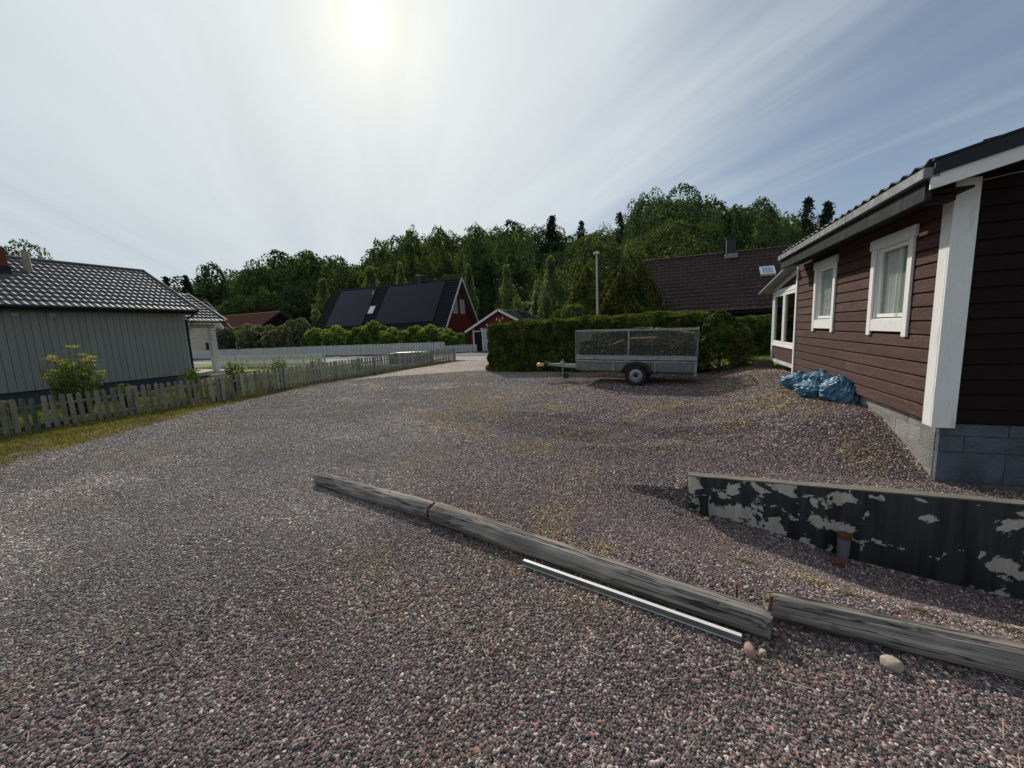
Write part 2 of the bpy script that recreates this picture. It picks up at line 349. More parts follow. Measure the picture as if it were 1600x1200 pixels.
mStep = M('old_timber', (.10, .08, .06), .85, .1, (6, .3), (1, 5, 5), (30, .5))

def sackmat():
    m, nt, N, L, P = newmat('blue_plastic_sack'); P.inputs['Roughness'].default_value = .34; P.inputs['Specular IOR Level'].default_value = .55
    tc = N.new('ShaderNodeTexCoord'); w = N.new('ShaderNodeTexNoise'); w.inputs['Scale'].default_value = 5; w.inputs['Detail'].default_value = 4; L.new(tc.outputs['Object'], w.inputs[0])
    r = N.new('ShaderNodeValToRGB'); r.color_ramp.elements[0].position = .35; r.color_ramp.elements[0].color = (.020, .095, .175, 1)
    r.color_ramp.elements[1].position = .7; r.color_ramp.elements[1].color = (.13, .32, .44, 1); L.new(w.outputs[0], r.inputs[0]); L.new(r.outputs[0], P.inputs['Base Color'])
    n = N.new('ShaderNodeTexNoise'); n.inputs['Scale'].default_value = 9; n.inputs['Detail'].default_value = 4; n.inputs['Distortion'].default_value = 2.2; L.new(tc.outputs['Object'], n.inputs[0])
    b = N.new('ShaderNodeBump'); b.inputs['Strength'].default_value = .9; b.inputs['Distance'].default_value = .03; L.new(n.outputs[0], b.inputs['Height']); L.new(b.outputs[0], P.inputs['Normal'])
    return m
mSack = sackmat()
def peelmat():
    m, nt, N, L, P = newmat('peeling_black_paint'); P.inputs['Roughness'].default_value = .62
    tc = N.new('ShaderNodeTexCoord')
    mp = N.new('ShaderNodeMapping'); mp.inputs['Scale'].default_value = (1, 1, 1.35); mp.inputs['Location'].default_value = (PEEL[0], 0, PEEL[1]); L.new(tc.outputs['Object'], mp.inputs[0])
    n = N.new('ShaderNodeTexNoise'); n.inputs['Scale'].default_value = 4.6; n.inputs['Detail'].default_value = 9; n.inputs['Roughness'].default_value = .62; n.inputs['Distortion'].default_value = .35; L.new(mp.outputs[0], n.inputs[0])
    r = N.new('ShaderNodeValToRGB'); r.color_ramp.interpolation = 'LINEAR'
    r.color_ramp.elements[0].position = .553; r.color_ramp.elements[0].color = (0, 0, 0, 1); r.color_ramp.elements[1].position = .561; r.color_ramp.elements[1].color = (1, 1, 1, 1); sx_ = N.new('ShaderNodeSeparateXYZ'); L.new(tc.outputs['Object'], sx_.inputs[0]); fc = N.new('ShaderNodeFloatCurve'); fm = N.new('ShaderNodeMapRange'); fm.inputs[1].default_value = 0; fm.inputs[2].default_value = 4; L.new(sx_.outputs[0], fm.inputs[0]); L.new(fm.outputs[0], fc.inputs['Value'])
    cv = fc.mapping.curves[0]; cv.points[0].location = (0, .62); cv.points[1].location = (1, .5)
    for px_, py_ in ((.12, .58), (.30, .60), (.42, .56), (.48, .40), (.60, .38), (.68, .55), (.76, .56)): cv.points.new(px_, py_)
    fc.mapping.update(); ao = N.new('ShaderNodeMath'); ao.operation = 'ADD'; am = N.new('ShaderNodeMath'); am.operation = 'MULTIPLY_ADD'; am.inputs[1].default_value = .5; am.inputs[2].default_value = -.27; L.new(fc.outputs[0], am.inputs[0]); L.new(am.outputs[0], ao.inputs[0]); L.new(n.outputs[0], ao.inputs[1]); L.new(ao.outputs[0], r.inputs[0])
    st = N.new('ShaderNodeMapping'); st.inputs['Scale'].default_value = (14, 14, 1.2); L.new(tc.outputs['Object'], st.inputs[0])
    n2 = N.new('ShaderNodeTexNoise'); n2.inputs['Scale'].default_value = 1; n2.inputs['Detail'].default_value = 4; L.new(st.outputs[0], n2.inputs[0])
    rb = N.new('ShaderNodeValToRGB'); rb.color_ramp.elements[0].position = .35; rb.color_ramp.elements[0].color = (.008, .009, .011, 1); rb.color_ramp.elements[1].position = .8; rb.color_ramp.elements[1].color = (.045, .05, .055, 1); L.new(n2.outputs[0], rb.inputs[0])
    rc = N.new('ShaderNodeValToRGB'); rc.color_ramp.elements[0].position = .3; rc.color_ramp.elements[0].color = (.36, .335, .29, 1); rc.color_ramp.elements[1].position = .75; rc.color_ramp.elements[1].color = (.52, .49, .43, 1); L.new(n2.outputs[0], rc.inputs[0])
    mx = N.new('ShaderNodeMix'); mx.data_type = 'RGBA'; L.new(r.outputs[0], mx.inputs[0]); L.new(rb.outputs[0], mx.inputs[6]); L.new(rc.outputs[0], mx.inputs[7]); L.new(mx.outputs[2], P.inputs['Base Color'])
    iv = N.new('ShaderNodeMath'); iv.operation = 'SUBTRACT'; iv.inputs[0].default_value = 1; L.new(r.outputs[0], iv.inputs[1])
    b = N.new('ShaderNodeBump'); b.inputs['Strength'].default_value = .6; b.inputs['Distance'].default_value = .004; L.new(iv.outputs[0], b.inputs['Height']); L.new(b.outputs[0], P.inputs['Normal'])
    return m
PEEL = (2.3, .7)
mPeel = peelmat()
def logmat():
    m, nt, N, L, P = newmat('weathered_log'); P.inputs['Roughness'].default_value = .85; P.inputs['Specular IOR Level'].default_value = .2
    tc = N.new('ShaderNodeTexCoord'); oi = N.new('ShaderNodeObjectInfo')
    def nz(scale, det, dist, rough=.6, off=0):
        mp = N.new('ShaderNodeMapping'); mp.inputs['Scale'].default_value = scale; mp.inputs['Location'].default_value = (off, off * 1.7, off * .3); L.new(tc.outputs['Object'], mp.inputs[0])
        n = N.new('ShaderNodeTexNoise'); n.inputs['Scale'].default_value = 1; n.inputs['Detail'].default_value = det; n.inputs['Roughness'].default_value = rough; n.inputs['Distortion'].default_value = dist; L.new(mp.outputs[0], n.inputs[0]); return n.outputs[0]
    def rng_(x, a, b, c, d):
        q = N.new('ShaderNodeMapRange'); q.inputs[1].default_value = a; q.inputs[2].default_value = b; q.inputs[3].default_value = c; q.inputs[4].default_value = d; L.new(x, q.inputs[0]); return q.outputs[0]
    def mm(op, a, b):
        q = N.new('ShaderNodeMath'); q.operation = op
        for i, x in enumerate((a, b)):
            if isinstance(x, float): q.inputs[i].default_value = x
            else: L.new(x, q.inputs[i])
        return q.outputs[0]
    grain = nz((1.2, 120, 120), 4, .1, .65)
    band = nz((.7, 34, 34), 3, .15, .5, 4.0)
    crack = mm('ABSOLUTE', mm('SUBTRACT', nz((.55, 22, 22), 3, .25, .6, 9.0), .5), 0.0)
    ck = rng_(crack, .004, .018, .15, 1.0)
    chips = rng_(nz((9, 22, 22), 4, .4, .6, 2.0), .30, .38, .6, 1.0)
    r = N.new('ShaderNodeValToRGB'); e = r.color_ramp.elements; e[0].position = .32; e[0].color = (.10, .086, .078, 1); e[1].position = .72; e[1].color = (.54, .485, .44, 1)
    k = r.color_ramp.elements.new(.5); k.color = (.27, .236, .21, 1)
    L.new(mm('ADD', mm('MULTIPLY', grain, .6), mm('MULTIPLY', band, .4)), r.inputs[0])
    f = mm('MULTIPLY', mm('MULTIPLY', ck, chips), rng_(nz((3, 5, 5), 3, 0, .5, 7.0), .35, .65, .72, 1.1))
    vs = N.new('ShaderNodeVectorMath'); vs.operation = 'SCALE'; L.new(r.outputs[0], vs.inputs[0]); L.new(f, vs.inputs['Scale']); L.new(vs.outputs[0], P.inputs['Base Color'])
    b = N.new('ShaderNodeBump'); b.inputs['Strength'].default_value = 1.0; b.inputs['Distance'].default_value = .012; L.new(mm('ADD', mm('MULTIPLY', grain, .35), mm('MULTIPLY', ck, chips)), b.inputs['Height']); L.new(b.outputs[0], P.inputs['Normal'])
    return m
mLog = logmat()

# leaves
mLf = [leafmat('leaves_deep_green', (.014, .030, .013), (.058, .088, .034), .30),
       leafmat('leaves_mid_green', (.024, .046, .015), (.080, .115, .040), .32, c3=((.13, .14, .06), .05)),
       leafmat('leaves_fresh_green', (.040, .066, .018), (.118, .150, .046), .35)]
mNeedle = leafmat('spruce_needles', (.014, .030, .017), (.045, .070, .032), .15, .4)
mPine = leafmat('blue_green_needles', (.018, .034, .026), (.044, .062, .040), .2, .4)
mThuja = leafmat('golden_thuja', (.036, .056, .014), (.150, .150, .030), .25, .9, c3=((.20, .15, .03), .10))
mCol = leafmat('dark_columnar_conifer', (.010, .024, .009), (.034, .056, .016), .2, .8)
mBirch = leafmat('birch_leaves', (.060, .085, .038), (.185, .215, .095), .38, .6)
mHedge = leafmat('clipped_thuja_hedge', (.028, .052, .012), (.140, .170, .032), .34, 2.2, c3=((.14, .12, .03), .05), obvar=0)
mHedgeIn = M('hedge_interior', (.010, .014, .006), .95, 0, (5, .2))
mVine = leafmat('broad_vine_leaves', (.075, .120, .022), (.27, .33, .075), .42, 1.2)
mBush = leafmat('olive_bush_leaves', (.070, .090, .040), (.19, .205, .105), .35, 1.2, c3=((.28, .28, .22), .10))
mWeed = leafmat('weed_leaves', (.045, .080, .018), (.130, .170, .036), .4, 3.0)
mFlower = leafmat('yellow_green_flowers', (.26, .24, .03), (.46, .38, .05), .4, 3.0)
mGrassG = leafmat('green_grass_blades', (.070, .090, .022), (.170, .180, .045), .4, 1.4, obvar=0)
mGrassD = leafmat('dry_grass_blades', (.17, .12, .055), (.33, .25, .12), .35, 1.2, c3=((.10, .12, .03), .22), obvar=0)
mMoss = leafmat('moss_blades', (.075, .080, .026), (.150, .145, .045), .3, 3.0, c3=((.22, .18, .09), .2), obvar=0)
mStraw = M('pale_straw', (.46, .38, .25), .85, 0, (9, .2))
mWaste = leafmat('garden_waste', (.050, .055, .024), (.20, .175, .085), .3, 2.0, c3=((.42, .37, .25), .13), obvar=0)

# ------------------------------------------------------------------ terrain heights
def G(x, y):
    x = np.asarray(x, float); y = np.asarray(y, float)
    yb = y + .9 * (fbm(x * .55, y * .3, 0, 91, 2) - .5) + .12 * (x - .5)
    near = np.interp(yb, [3, 4.6, 5.9, 6.75, 8.2, 20, 40], [-1.80, -1.82, -1.86, -1.62, -1.555, -1.60, -1.60])
    left = np.interp(y, [3.7, 8, 11, 20, 40], [-1.80, -1.78, -1.69, -1.61, -1.60])
    w = ss(-6, -1.5, x); z = left * (1 - w) + near * w
    # raised ground behind the retaining wall, climbing along the brown house
    zh = np.interp(y, [4.5, 5.1, 5.7, 6.35, 7.5, 10, 13, 20, 26], [-1.705, -1.74, -1.52, -1.29, -1.22, -1.20, -1.27, -1.45, -1.6])
    t = ss(.6, 2.45, x)
    up = ss(4.53, 4.64, y) * ss(-.9, .25, x)
    z1 = z + (np.maximum(z, -1.70) - z) * up
    z1 = np.where(y > 4.56, z1 * (1 - t) + zh * t, z1)
    # sunken ramp in front of the wall
    dep = np.interp(x, [-2.2, -1.0, 0.0, .3, 1.0, 1.65, 2.3, 3.0, 6], [0, .05, .15, .23, .37, .56, .66, .74, 1.0])
    edge = np.interp(x, [-2.2, .5, 1.7, 6], [3.4, 2.75, 2.65, 2.5])
    r = ss(0, 1, (y - edge) / np.maximum(4.25 - edge, .3)) * (1 - ss(4.54, 4.64, y) * ss(.10, .26, x)) 
    r = r * np.where(x < .24, 1 - ss(4.3, 6.0, y), 1)
    z1 = z1 - dep * r
    z1 = z1 + .035 * (fbm(x * .5, y * .5, 0, 5, 3) - .5) + .022 * (fbm(x * 1.7, y * 1.7, 0, 9, 3) - .5)
    bank = ss(-2.8, -.5, x) * (1 - ss(1.2, 2.4, x)) * ss(5.4, 6, y) * (1 - ss(7.6, 8.6, y))
    z1 = z1 + bank * .20 * (fbm(x * 1.1, y * 1.6, 0, 21, 3) - .45)
    return z1
def Gz(x, y): return float(G(x, y))
SKY = [(-200, 470), (100, 455), (200, 445), (255, 437), (300, 431), (345, 428), (380, 415), (430, 395), (480, 395), (545, 403), (560, 409), (575, 388), (600, 376), (640, 360), (700, 356),
       (760, 353), (800, 347), (850, 353), (880, 360), (930, 356), (980, 345), (1000, 312), (1060, 300), (1100, 308), (1125, 325), (1150, 318), (1200, 315),
       (1230, 338), (1260, 340), (1300, 342), (1400, 350), (1800, 350)]
def sky_v(u): return np.interp(u, [a for a, b in SKY], [b for a, b in SKY])
def hill_z(u, D):        # wooded hill behind the gardens
    top = np.array([at_d(a, sky_v(a) + 20, 105.)[2] for a in np.atleast_1d(u)]) - 12
    t = np.clip((np.atleast_1d(D) - 66) / 40, 0, 1); return -1.6 + (np.maximum(top, 0) + 1.6) * t ** .9

# ------------------------------------------------------------------ ground sheets
def patch(x, y):
    """colour of the loose stone: grey on the driven lane, purple-red elsewhere, dusted with moss and dry grass"""
    n1 = fbm(x * .33, y * .33, 0, 31, 3); n2 = fbm(x * .9, y * .9, 0, 47, 3); n3 = fbm(x * 2.1, y * 2.1, 0, 63, 3)
    lane = ss(-1.0, -4.0, x + .25 * y * 0 + (n1 - .5) * 3.0) if False else 1 - ss(-4.6, -1.6, x + (n1 - .5) * 4.2 + (y - 4) * .10)
    red = np.array([1.13, 1.02, 1.02]); grey = np.array([1.45, 1.47, 1.42])
    c = red[None] * (1 - lane[:, None]) + grey[None] * lane[:, None]
    moss = ss(.50, .70, n2 * .6 + n3 * .4)
    bank = np.exp(-(((x + .8) / 2.2) ** 2 + ((y - 6.6) / 1.2) ** 2))
    ramp = 2.2 * np.exp(-(((x - .5) / 1.7) ** 2 + ((y - 3.4) / .55) ** 2)) + np.exp(-(((x + 3.4) / 1.2) ** 2 + ((y - 1.1) / .7) ** 2)) * .5
    far = ss(6.0, 8.0, y) * .75 + .25 * ss(4.5, 6, y)
    m = np.clip(moss * (.35 + bank * 1.2 + ramp * .9 + far), 0, 1) * .75
    mc = np.array([1.55, 1.38, .80])
    c = c * (1 - m[:, None]) + mc[None] * m[:, None]
    c *= (.62 + .46 * fbm(x * .7, y * .7, 0, 77, 3) + .34 * fbm(x * .35 + .2 * y, y * .9, 0, 83, 4))[:, None]
    return c, m, lane
def grid_mesh(name, xs, ys, mat, zoff, keep=None, attr=False):
    X, Y = np.meshgrid(xs, ys); x = X.ravel(); y = Y.ravel(); z = G(x, y) + (zoff(x, y) if callable(zoff) else zoff)
    nx = len(xs); ny = len(ys); i = np.arange((nx - 1) * (ny - 1)); r = i // (nx - 1); c = i % (nx - 1); a = r * nx + c
    Fc = np.stack([a, a + 1, a + nx + 1, a + nx], 1)
    if keep is not None:
        cx = x[Fc].mean(1); cy = y[Fc].mean(1); Fc = Fc[keep(cx, cy)]
    me = mesh_np(name, np.stack([x, y, z], 1), Fc, mat, True)
    if attr:
        c, m, lane = patch(x, y); at = me.attributes.new('tint', 'FLOAT_COLOR', 'POINT')
        at.data.foreach_set('color', np.concatenate([c, np.ones((len(x), 1))], 1).astype(np.float32).ravel())
    return me
def spaced(a, b, fine, coarse, fa, fb):
    out = []; v = a
    while v < b:
        out.append(v); d = 0 if fa <= v <= fb else min(abs(v - fa), abs(v - fb)); v += min(coarse, fine + d * .12)
    out.append(b); return np.array(out)
def yard_keep(x, y):
    vx = np.interp(y, [-6, 2.6, 4, 6.4, 8.6, 11.5, 19.7, 21], [-9.4, -10.4, -11.0, -12.05, -12.5, -12.7, -11.4, -11.2]) + (fbm(x * 1.3, y * 1.3, 0, 3, 3) - .5) * .9
    far = np.interp(x, [-12, -7.2, -7.1, 2, 2.1], [20.1, 20.1, 15.6, 13.4, 12.2])
    return (x > vx) & (y < far) & (y > -5) & (x < np.where(y > 11.9, 2.2, 8))
def gravelmat():
    m, nt, N, L, P = newmat('gravel_bed'); P.inputs['Roughness'].default_value = .85; P.inputs['Specular IOR Level'].default_value = .3
    tc = N.new('ShaderNodeTexCoord'); v = N.new('ShaderNodeTexVoronoi'); v.inputs['Scale'].default_value = 48; v.inputs['Randomness'].default_value = 1; L.new(tc.outputs['Object'], v.inputs['Vector'])
    sp = N.new('ShaderNodeSeparateColor'); L.new(v.outputs['Color'], sp.inputs[0])
    r = N.new('ShaderNodeValToRGB'); r.color_ramp.interpolation = 'CONSTANT'; e = r.color_ramp.elements
    pal = PALETTE; pos = 0
    e[0].position = 0; e[0].color = (*pal[0][1], 1); pos = pal[0][0]
    for i, (w, c) in enumerate(pal[1:]):
        k = e[1] if i == 0 else e.new(min(pos, .999)); k.position = min(pos, .999); k.color = (*c, 1); pos += w
    L.new(sp.outputs[0], r.inputs[0])
    at = N.new('ShaderNodeAttribute'); at.attribute_name = 'tint'
    mu = N.new('ShaderNodeVectorMath'); mu.operation = 'MULTIPLY'; L.new(r.outputs[0], mu.inputs[0]); L.new(at.outputs['Color'], mu.inputs[1]); L.new(mu.outputs[0], P.inputs['Base Color'])
    b = N.new('ShaderNodeBump'); b.inputs['Strength'].default_value = .9; b.inputs['Distance'].default_value = .018; b.invert = True
    L.new(v.outputs['Distance'], b.inputs['Height']); L.new(b.outputs[0], P.inputs['Normal']); return m
PALETTE = [(.14, (.034, .038, .042)), (.12, (.060, .066, .066)), (.20, (.100, .088, .088)), (.16, (.130, .086, .088)), (.14, (.170, .148, .143)), (.09, (.240, .150, .130)), (.09, (.275, .255, .24)), (.06, (.46, .42, .38))]
def soilmat():
    m = M('grassy_soil', (.105, .085, .045), .95, 0, (3, .3), bump=(30, .6), fine=(20, .25), tint=((.10, .115, .035), 1.3, .48, .66)); return m
mSoil = soilmat(); mGravelBed = gravelmat()
mForestFloor = M('forest_floor', (.030, .040, .018), .95, 0, (.3, .3))
mLawn = M('yellow_green_lawn', (.17, .20, .035), .95, 0, (2.5, .22), bump=(50, .6), fine=(30, .25), tint=((.20, .20, .06), 1.5, .5, .7))  # yellow green grass colour with random blotches

xs = spaced(-160, 160, .09, 12, -8, 4.5); ys = spaced(-60, 160, .09, 12, 1, 9)
HOUSEKEEP = lambda x, y: ~((x > 2.75) & (x < 9.5) & (y > 5.35) & (y < 10.0))
g = link('ground', grid_mesh('ground', xs, ys, mSoil, lambda x, y: -.03 - .3 * ((x > -8.6) & (x < 7) & (y > -3.4) & (y < 11.7)))); tag(g, kind='structure')
xs = spaced(-14, 7, .05, .22, -7, 4.2); ys = spaced(-4, 20.4, .05, .22, 1, 8)
g = link('gravel_yard', grid_mesh('gravel_yard', xs, ys, mGravelBed, 0, lambda x, y: yard_keep(x, y) & HOUSEKEEP(x, y), True)); tag(g, kind='structure')
# road and forecourt across the end of the yard
def sheet(name, mat, x0, x1, y0, y1, zo, n=14):
    me = grid_mesh(name, np.linspace(x0, x1, n * 2), np.linspace(y0, y1, n), mat, zo); o = link(name, me); tag(o, kind='structure'); return o
sheet('road', mRoad, -60, -3.2, 20.25, 23.6, .012)
sheet('forecourt', mAsph, -60, -3.2, 23.62, 38, .010)
sheet('side_road', mAsph, -18.8, -13.2, 16.0, 20.24, .010)
sheet('lawn', mLawn, -36, -19.0, 12.2, 20.2, .0)
sheet('back_lawn', mLawn, 1.6, 12, 12.25, 24, .004)
# wooded hill
us = np.linspace(-1400, 2600, 90); Ds = np.array([62, 66, 70, 74, 80, 92, 106, 125, 160, 260, 500])
V = []
for D in Ds:
    hz = hill_z(us, np.full(len(us), D))
    for a, z in zip(us, hz):
        p = at_d(a, 500, D); V.append((p[0], p[1], z if D > 62 else -2.2))
n = len(us); Fc = [(r * n + c, r * n + c + 1, (r + 1) * n + c + 1, (r + 1) * n + c) for r in range(len(Ds) - 1) for c in range(n - 1)]
tag(link('hill', mesh_np('hill', V, Fc, mForestFloor, True)), kind='structure')

# ------------------------------------------------------------------ loose stones (instanced) on the yard
def stones():
    def wedge(n, r0, r1):
        r = np.sqrt(RNG.random(n) * (r1 * r1 - r0 * r0) + r0 * r0)
        a0 = math.atan2(ray(-160, 700)[1], ray(-160, 700)[0]); a1 = math.atan2(ray(1780, 700)[1], ray(1780, 700)[0])
        a = a1 + (a0 - a1) * RNG.random(n); return r * np.cos(a), r * np.sin(a)
    a0 = math.atan2(ray(-160, 700)[1], ray(-160, 700)[0]); a1 = math.atan2(ray(1780, 700)[1], ray(1780, 700)[0]); span = a0 - a1
    X = []; Y = []; Sc = []
    for r0, r1, s in ((.7, 2.6, 1.0), (2.6, 4.2, 1.05), (4.2, 5.6, 1.2), (5.6, 7.2, 1.4), (7.2, 9.5, 1.7), (9.5, 12.5, 2.1), (12.5, 17, 2.7)):
        area = span / 2 * (r1 * r1 - r0 * r0); n = int(area * 9000 / s ** 2)
        x, y = wedge(n, r0, r1); X.append(x); Y.append(y); Sc.append(np.full(n, s ** .8))
    x = np.concatenate(X); y = np.concatenate(Y); sc = np.concatenate(Sc)
    k = yard_keep(x, y) & ~((x > 2.50) & (y > 5.1) & (y < 12)) & ~((x > .15) & (y > 4.47) & (y < 4.66))
    x, y, sc = x[k], y[k], sc[k]
    c, m, lane = patch(x, y)
    thin = ss(.50, .68, fbm(x * .55 + 3, y * 1.4, 0, 101, 4)); k = RNG.random(len(x)) > (.15 + .15 * lane) * thin * ss(2.2, 3.2, np.hypot(x, y))
    x, y, sc, c, m, lane, thin = x[k], y[k], sc[k], c[k], m[k], lane[k], thin[k]; sc = sc * (1 - .22 * thin) * (.88 + .3 * vn(x * .8, y * .8, 0, 111))
    n = len(x); w = np.array([p[0] for p in PALETTE]); pc = np.array([p[1] for p in PALETTE])
    idx = RNG.choice(len(w), n, p=w / w.sum()); pcm = (w[:, None] * pc).sum(0) / w.sum(); lw = .35 * lane[:, None]; col = (pc[idx] * (1 - lw) + pcm * lw) * c * (.85 + .3 * RNG.random((n, 1)))
    size = sc * (.0074 * (1 - lane * .20)) * (.65 + .75 * RNG.random(n) ** 1.6)
    big = RNG.random(n) < .006; size[big] *= 1.5
    z = G(x, y) + size * .25
    me = bpy.data.meshes.new('gravel'); me.vertices.add(n); me.vertices.foreach_set('co', np.stack([x, y, z], 1).astype(np.float32).ravel())
    at = me.attributes.new('stonecol', 'FLOAT_VECTOR', 'POINT'); at.data.foreach_set('vector', col.astype(np.float32).ravel())
    at = me.attributes.new('rot', 'FLOAT_VECTOR', 'POINT'); at.data.foreach_set('vector', np.stack([(RNG.random(n) - .5) * 1.0, (RNG.random(n) - .5) * 1.0, RNG.random(n) * 6.28], 1).astype(np.float32).ravel())
    sx = size * (.85 + .5 * RNG.random(n)); sy = size * (.7 + .3 * RNG.random(n)); sz = size * (.5 + .35 * RNG.random(n))
    at = me.attributes.new('scl', 'FLOAT_VECTOR', 'POINT'); at.data.foreach_set('vector', np.stack([sx, sy, sz], 1).astype(np.float32).ravel())
    at = me.attributes.new('pick', 'INT', 'POINT'); at.data.foreach_set('value', RNG.integers(0, 4, n).astype(np.int32))
    me.update(); o = link('gravel', me)
    m, nt, N, L, P = newmat('loose_stone'); P.inputs['Roughness'].default_value = .72; P.inputs['Specular IOR Level'].default_value = .35
    a = N.new('ShaderNodeAttribute'); a.attribute_type = 'INSTANCER'; a.attribute_name = 'stonecol'
    tc = N.new('ShaderNodeTexCoord'); nz = N.new('ShaderNodeTexNoise'); nz.inputs['Scale'].default_value = 1.6; nz.inputs['Detail'].default_value = 3; L.new(tc.outputs['Object'], nz.inputs[0])
    q = N.new('ShaderNodeMapRange'); q.inputs[1].default_value = .3; q.inputs[2].default_value = .7; q.inputs[3].default_value = .8; q.inputs[4].default_value = 1.2; L.new(nz.outputs[0], q.inputs[0])
    vs = N.new('ShaderNodeVectorMath'); vs.operation = 'SCALE'; L.new(a.outputs['Vector'], vs.inputs[0]); L.new(q.outputs[0], vs.inputs['Scale']); L.new(vs.outputs[0], P.inputs['Base Color'])
    ng = bpy.data.node_groups.new('stone_field', 'GeometryNodeTree')
    ng.interface.new_socket('Geometry', in_out='INPUT', socket_type='NodeSocketGeometry'); ng.interface.new_socket('Geometry', in_out='OUTPUT', socket_type='NodeSocketGeometry')
    N = ng.nodes; L = ng.links; gi = N.new('NodeGroupInput'); go = N.new('NodeGroupOutput')
    jn = N.new('GeometryNodeJoinGeometry')
    for k in range(4):
        ic = N.new('GeometryNodeMeshIcoSphere'); ic.inputs['Radius'].default_value = 1; ic.inputs['Subdivisions'].default_value = 2
        sp = N.new('GeometryNodeSetPosition'); pn = N.new('GeometryNodeInputPosition'); nz = N.new('ShaderNodeTexNoise'); nz.inputs['Scale'].default_value = .75; nz.inputs['Detail'].default_value = 1
        ad = N.new('ShaderNodeVectorMath'); ad.operation = 'ADD'; ad.inputs[1].default_value = (k * 7.3, k * 3.1, 1.7 * k); L.new(pn.outputs[0], ad.inputs[0]); L.new(ad.outputs[0], nz.inputs['Vector'])
        sb = N.new('ShaderNodeVectorMath'); sb.operation = 'SUBTRACT'; L.new(nz.outputs['Color'], sb.inputs[0]); sb.inputs[1].default_value = (.5, .5, .5)
        mu = N.new('ShaderNodeVectorMath'); mu.operation = 'SCALE'; mu.inputs['Scale'].default_value = 1.5; L.new(sb.outputs[0], mu.inputs[0])
        L.new(ic.outputs[0], sp.inputs['Geometry']); L.new(mu.outputs[0], sp.inputs['Offset'])
        sm = N.new('GeometryNodeSetMaterial'); sm.inputs['Material'].default_value = m; L.new(sp.outputs[0], sm.inputs['Geometry'])
        gt = N.new('GeometryNodeGeometryToInstance'); L.new(sm.outputs[0], gt.inputs[0]); L.new(gt.outputs[0], jn.inputs[0])
    ip = N.new('GeometryNodeInstanceOnPoints'); L.new(gi.outputs[0], ip.inputs['Points']); L.new(jn.outputs[0], ip.inputs['Instance']); ip.inputs['Pick Instance'].default_value = True
    def na(nm, t):
        x = N.new('GeometryNodeInputNamedAttribute'); x.data_type = t; x.inputs['Name'].default_value = nm
        return [s for s in x.outputs if s.enabled and s.name == 'Attribute'][0]
    e2r = N.new('FunctionNodeEulerToRotation'); L.new(na('rot', 'FLOAT_VECTOR'), e2r.inputs[0]); L.new(e2r.outputs[0], ip.inputs['Rotation'])
    L.new(na('scl', 'FLOAT_VECTOR'), ip.inputs['Scale']); L.new(na('pick', 'INT'), ip.inputs['Instance Index'])
    L.new(ip.outputs[0], go.inputs[0])
    md = o.modifiers.new('stones', 'NODES'); md.node_group = ng
    tag(o, 'loose purple and grey crushed stones covering the yard', 'gravel', kind='stuff'); print('stones', n)
stones()

# ------------------------------------------------------------------ foliage tools
def unit(n, rng):
    v = rng.normal(size=(n, 3)); return v / np.linalg.norm(v, axis=1, keepdims=True)
def leaves(P, size, rng, nrm=None, flat=.35, elong=1.0, droop=None):
    """one kite-shaped face per point; size is full length"""
    n = len(P); d = unit(n, rng)
    if droop is not None: d = d * .6 + np.array(droop); d /= np.linalg.norm(d, axis=1, keepdims=True)
    m = unit(n, rng)
    if nrm is not None: m = m * flat + nrm * (1 - flat); 
    t = d - (d * m).sum(1, keepdims=True) * m / np.maximum((m * m).sum(1, keepdims=True), 1e-6); t /= np.maximum(np.linalg.norm(t, axis=1, keepdims=True), 1e-6)
    b = np.cross(m, t); b /= np.maximum(np.linalg.norm(b, axis=1, keepdims=True), 1e-6)
    s = (np.asarray(size) * (.6 + .8 * rng.random(n)))[:, None] / 2
    k = .15 * rng.random((n, 1)); w = s * (.55 + .3 * rng.random((n, 1))) / elong
    V = np.stack([P - t * s, P + b * w + t * s * k, P + t * s, P - b * w * (.8 + .3 * rng.random((n, 1))) + t * s * k], 1).reshape(-1, 3)
    return V, np.arange(4 * n).reshape(n, 4)
def leaf_mesh(name, V, Fc, mat): return mesh_np(name, V, Fc, mat)
def crown_broad(w, h, seed, n=3500, ls=.42, base=.22, nl=64, lobe=(.14, .26)):
    rng = np.random.default_rng(seed); cz = h * (base + 1) / 2; rz = h * (1 - base) / 2; rx = w / 2
    d = unit(nl, rng); rr = (.30 + .55 * rng.random(nl) ** .7) ; C = d * rr[:, None]; C[:, 2] = C[:, 2] * .98
    C = np.concatenate([C, [[0, 0, .62]]]); R = lobe[0] + (lobe[1] - lobe[0]) * rng.random(len(C)); R = R * (1.25 - .3 * np.abs(C[:, 2]))
    k = rng.integers(0, len(C), n * 2); q = unit(n * 2, rng); rad = (.85 + .22 * rng.random((n * 2, 1)))
    P = C[k] + q * R[k][:, None] * rad * 1.45
    dist = np.linalg.norm(P[:, None] - C[None], axis=2) / (R[None] * 1.45); dist[np.arange(len(P)), k] = 9
    ok = dist.min(1) > .72; P = P[ok][:n]; q = q[ok][:n]
    low = P[:, 2] < -.95; P[low, 2] *= .9
    P = P * np.array([rx * .86, rx * .86, rz * .88]) + np.array([0, 0, cz])
    return leaves(P, ls, rng, q, .55)
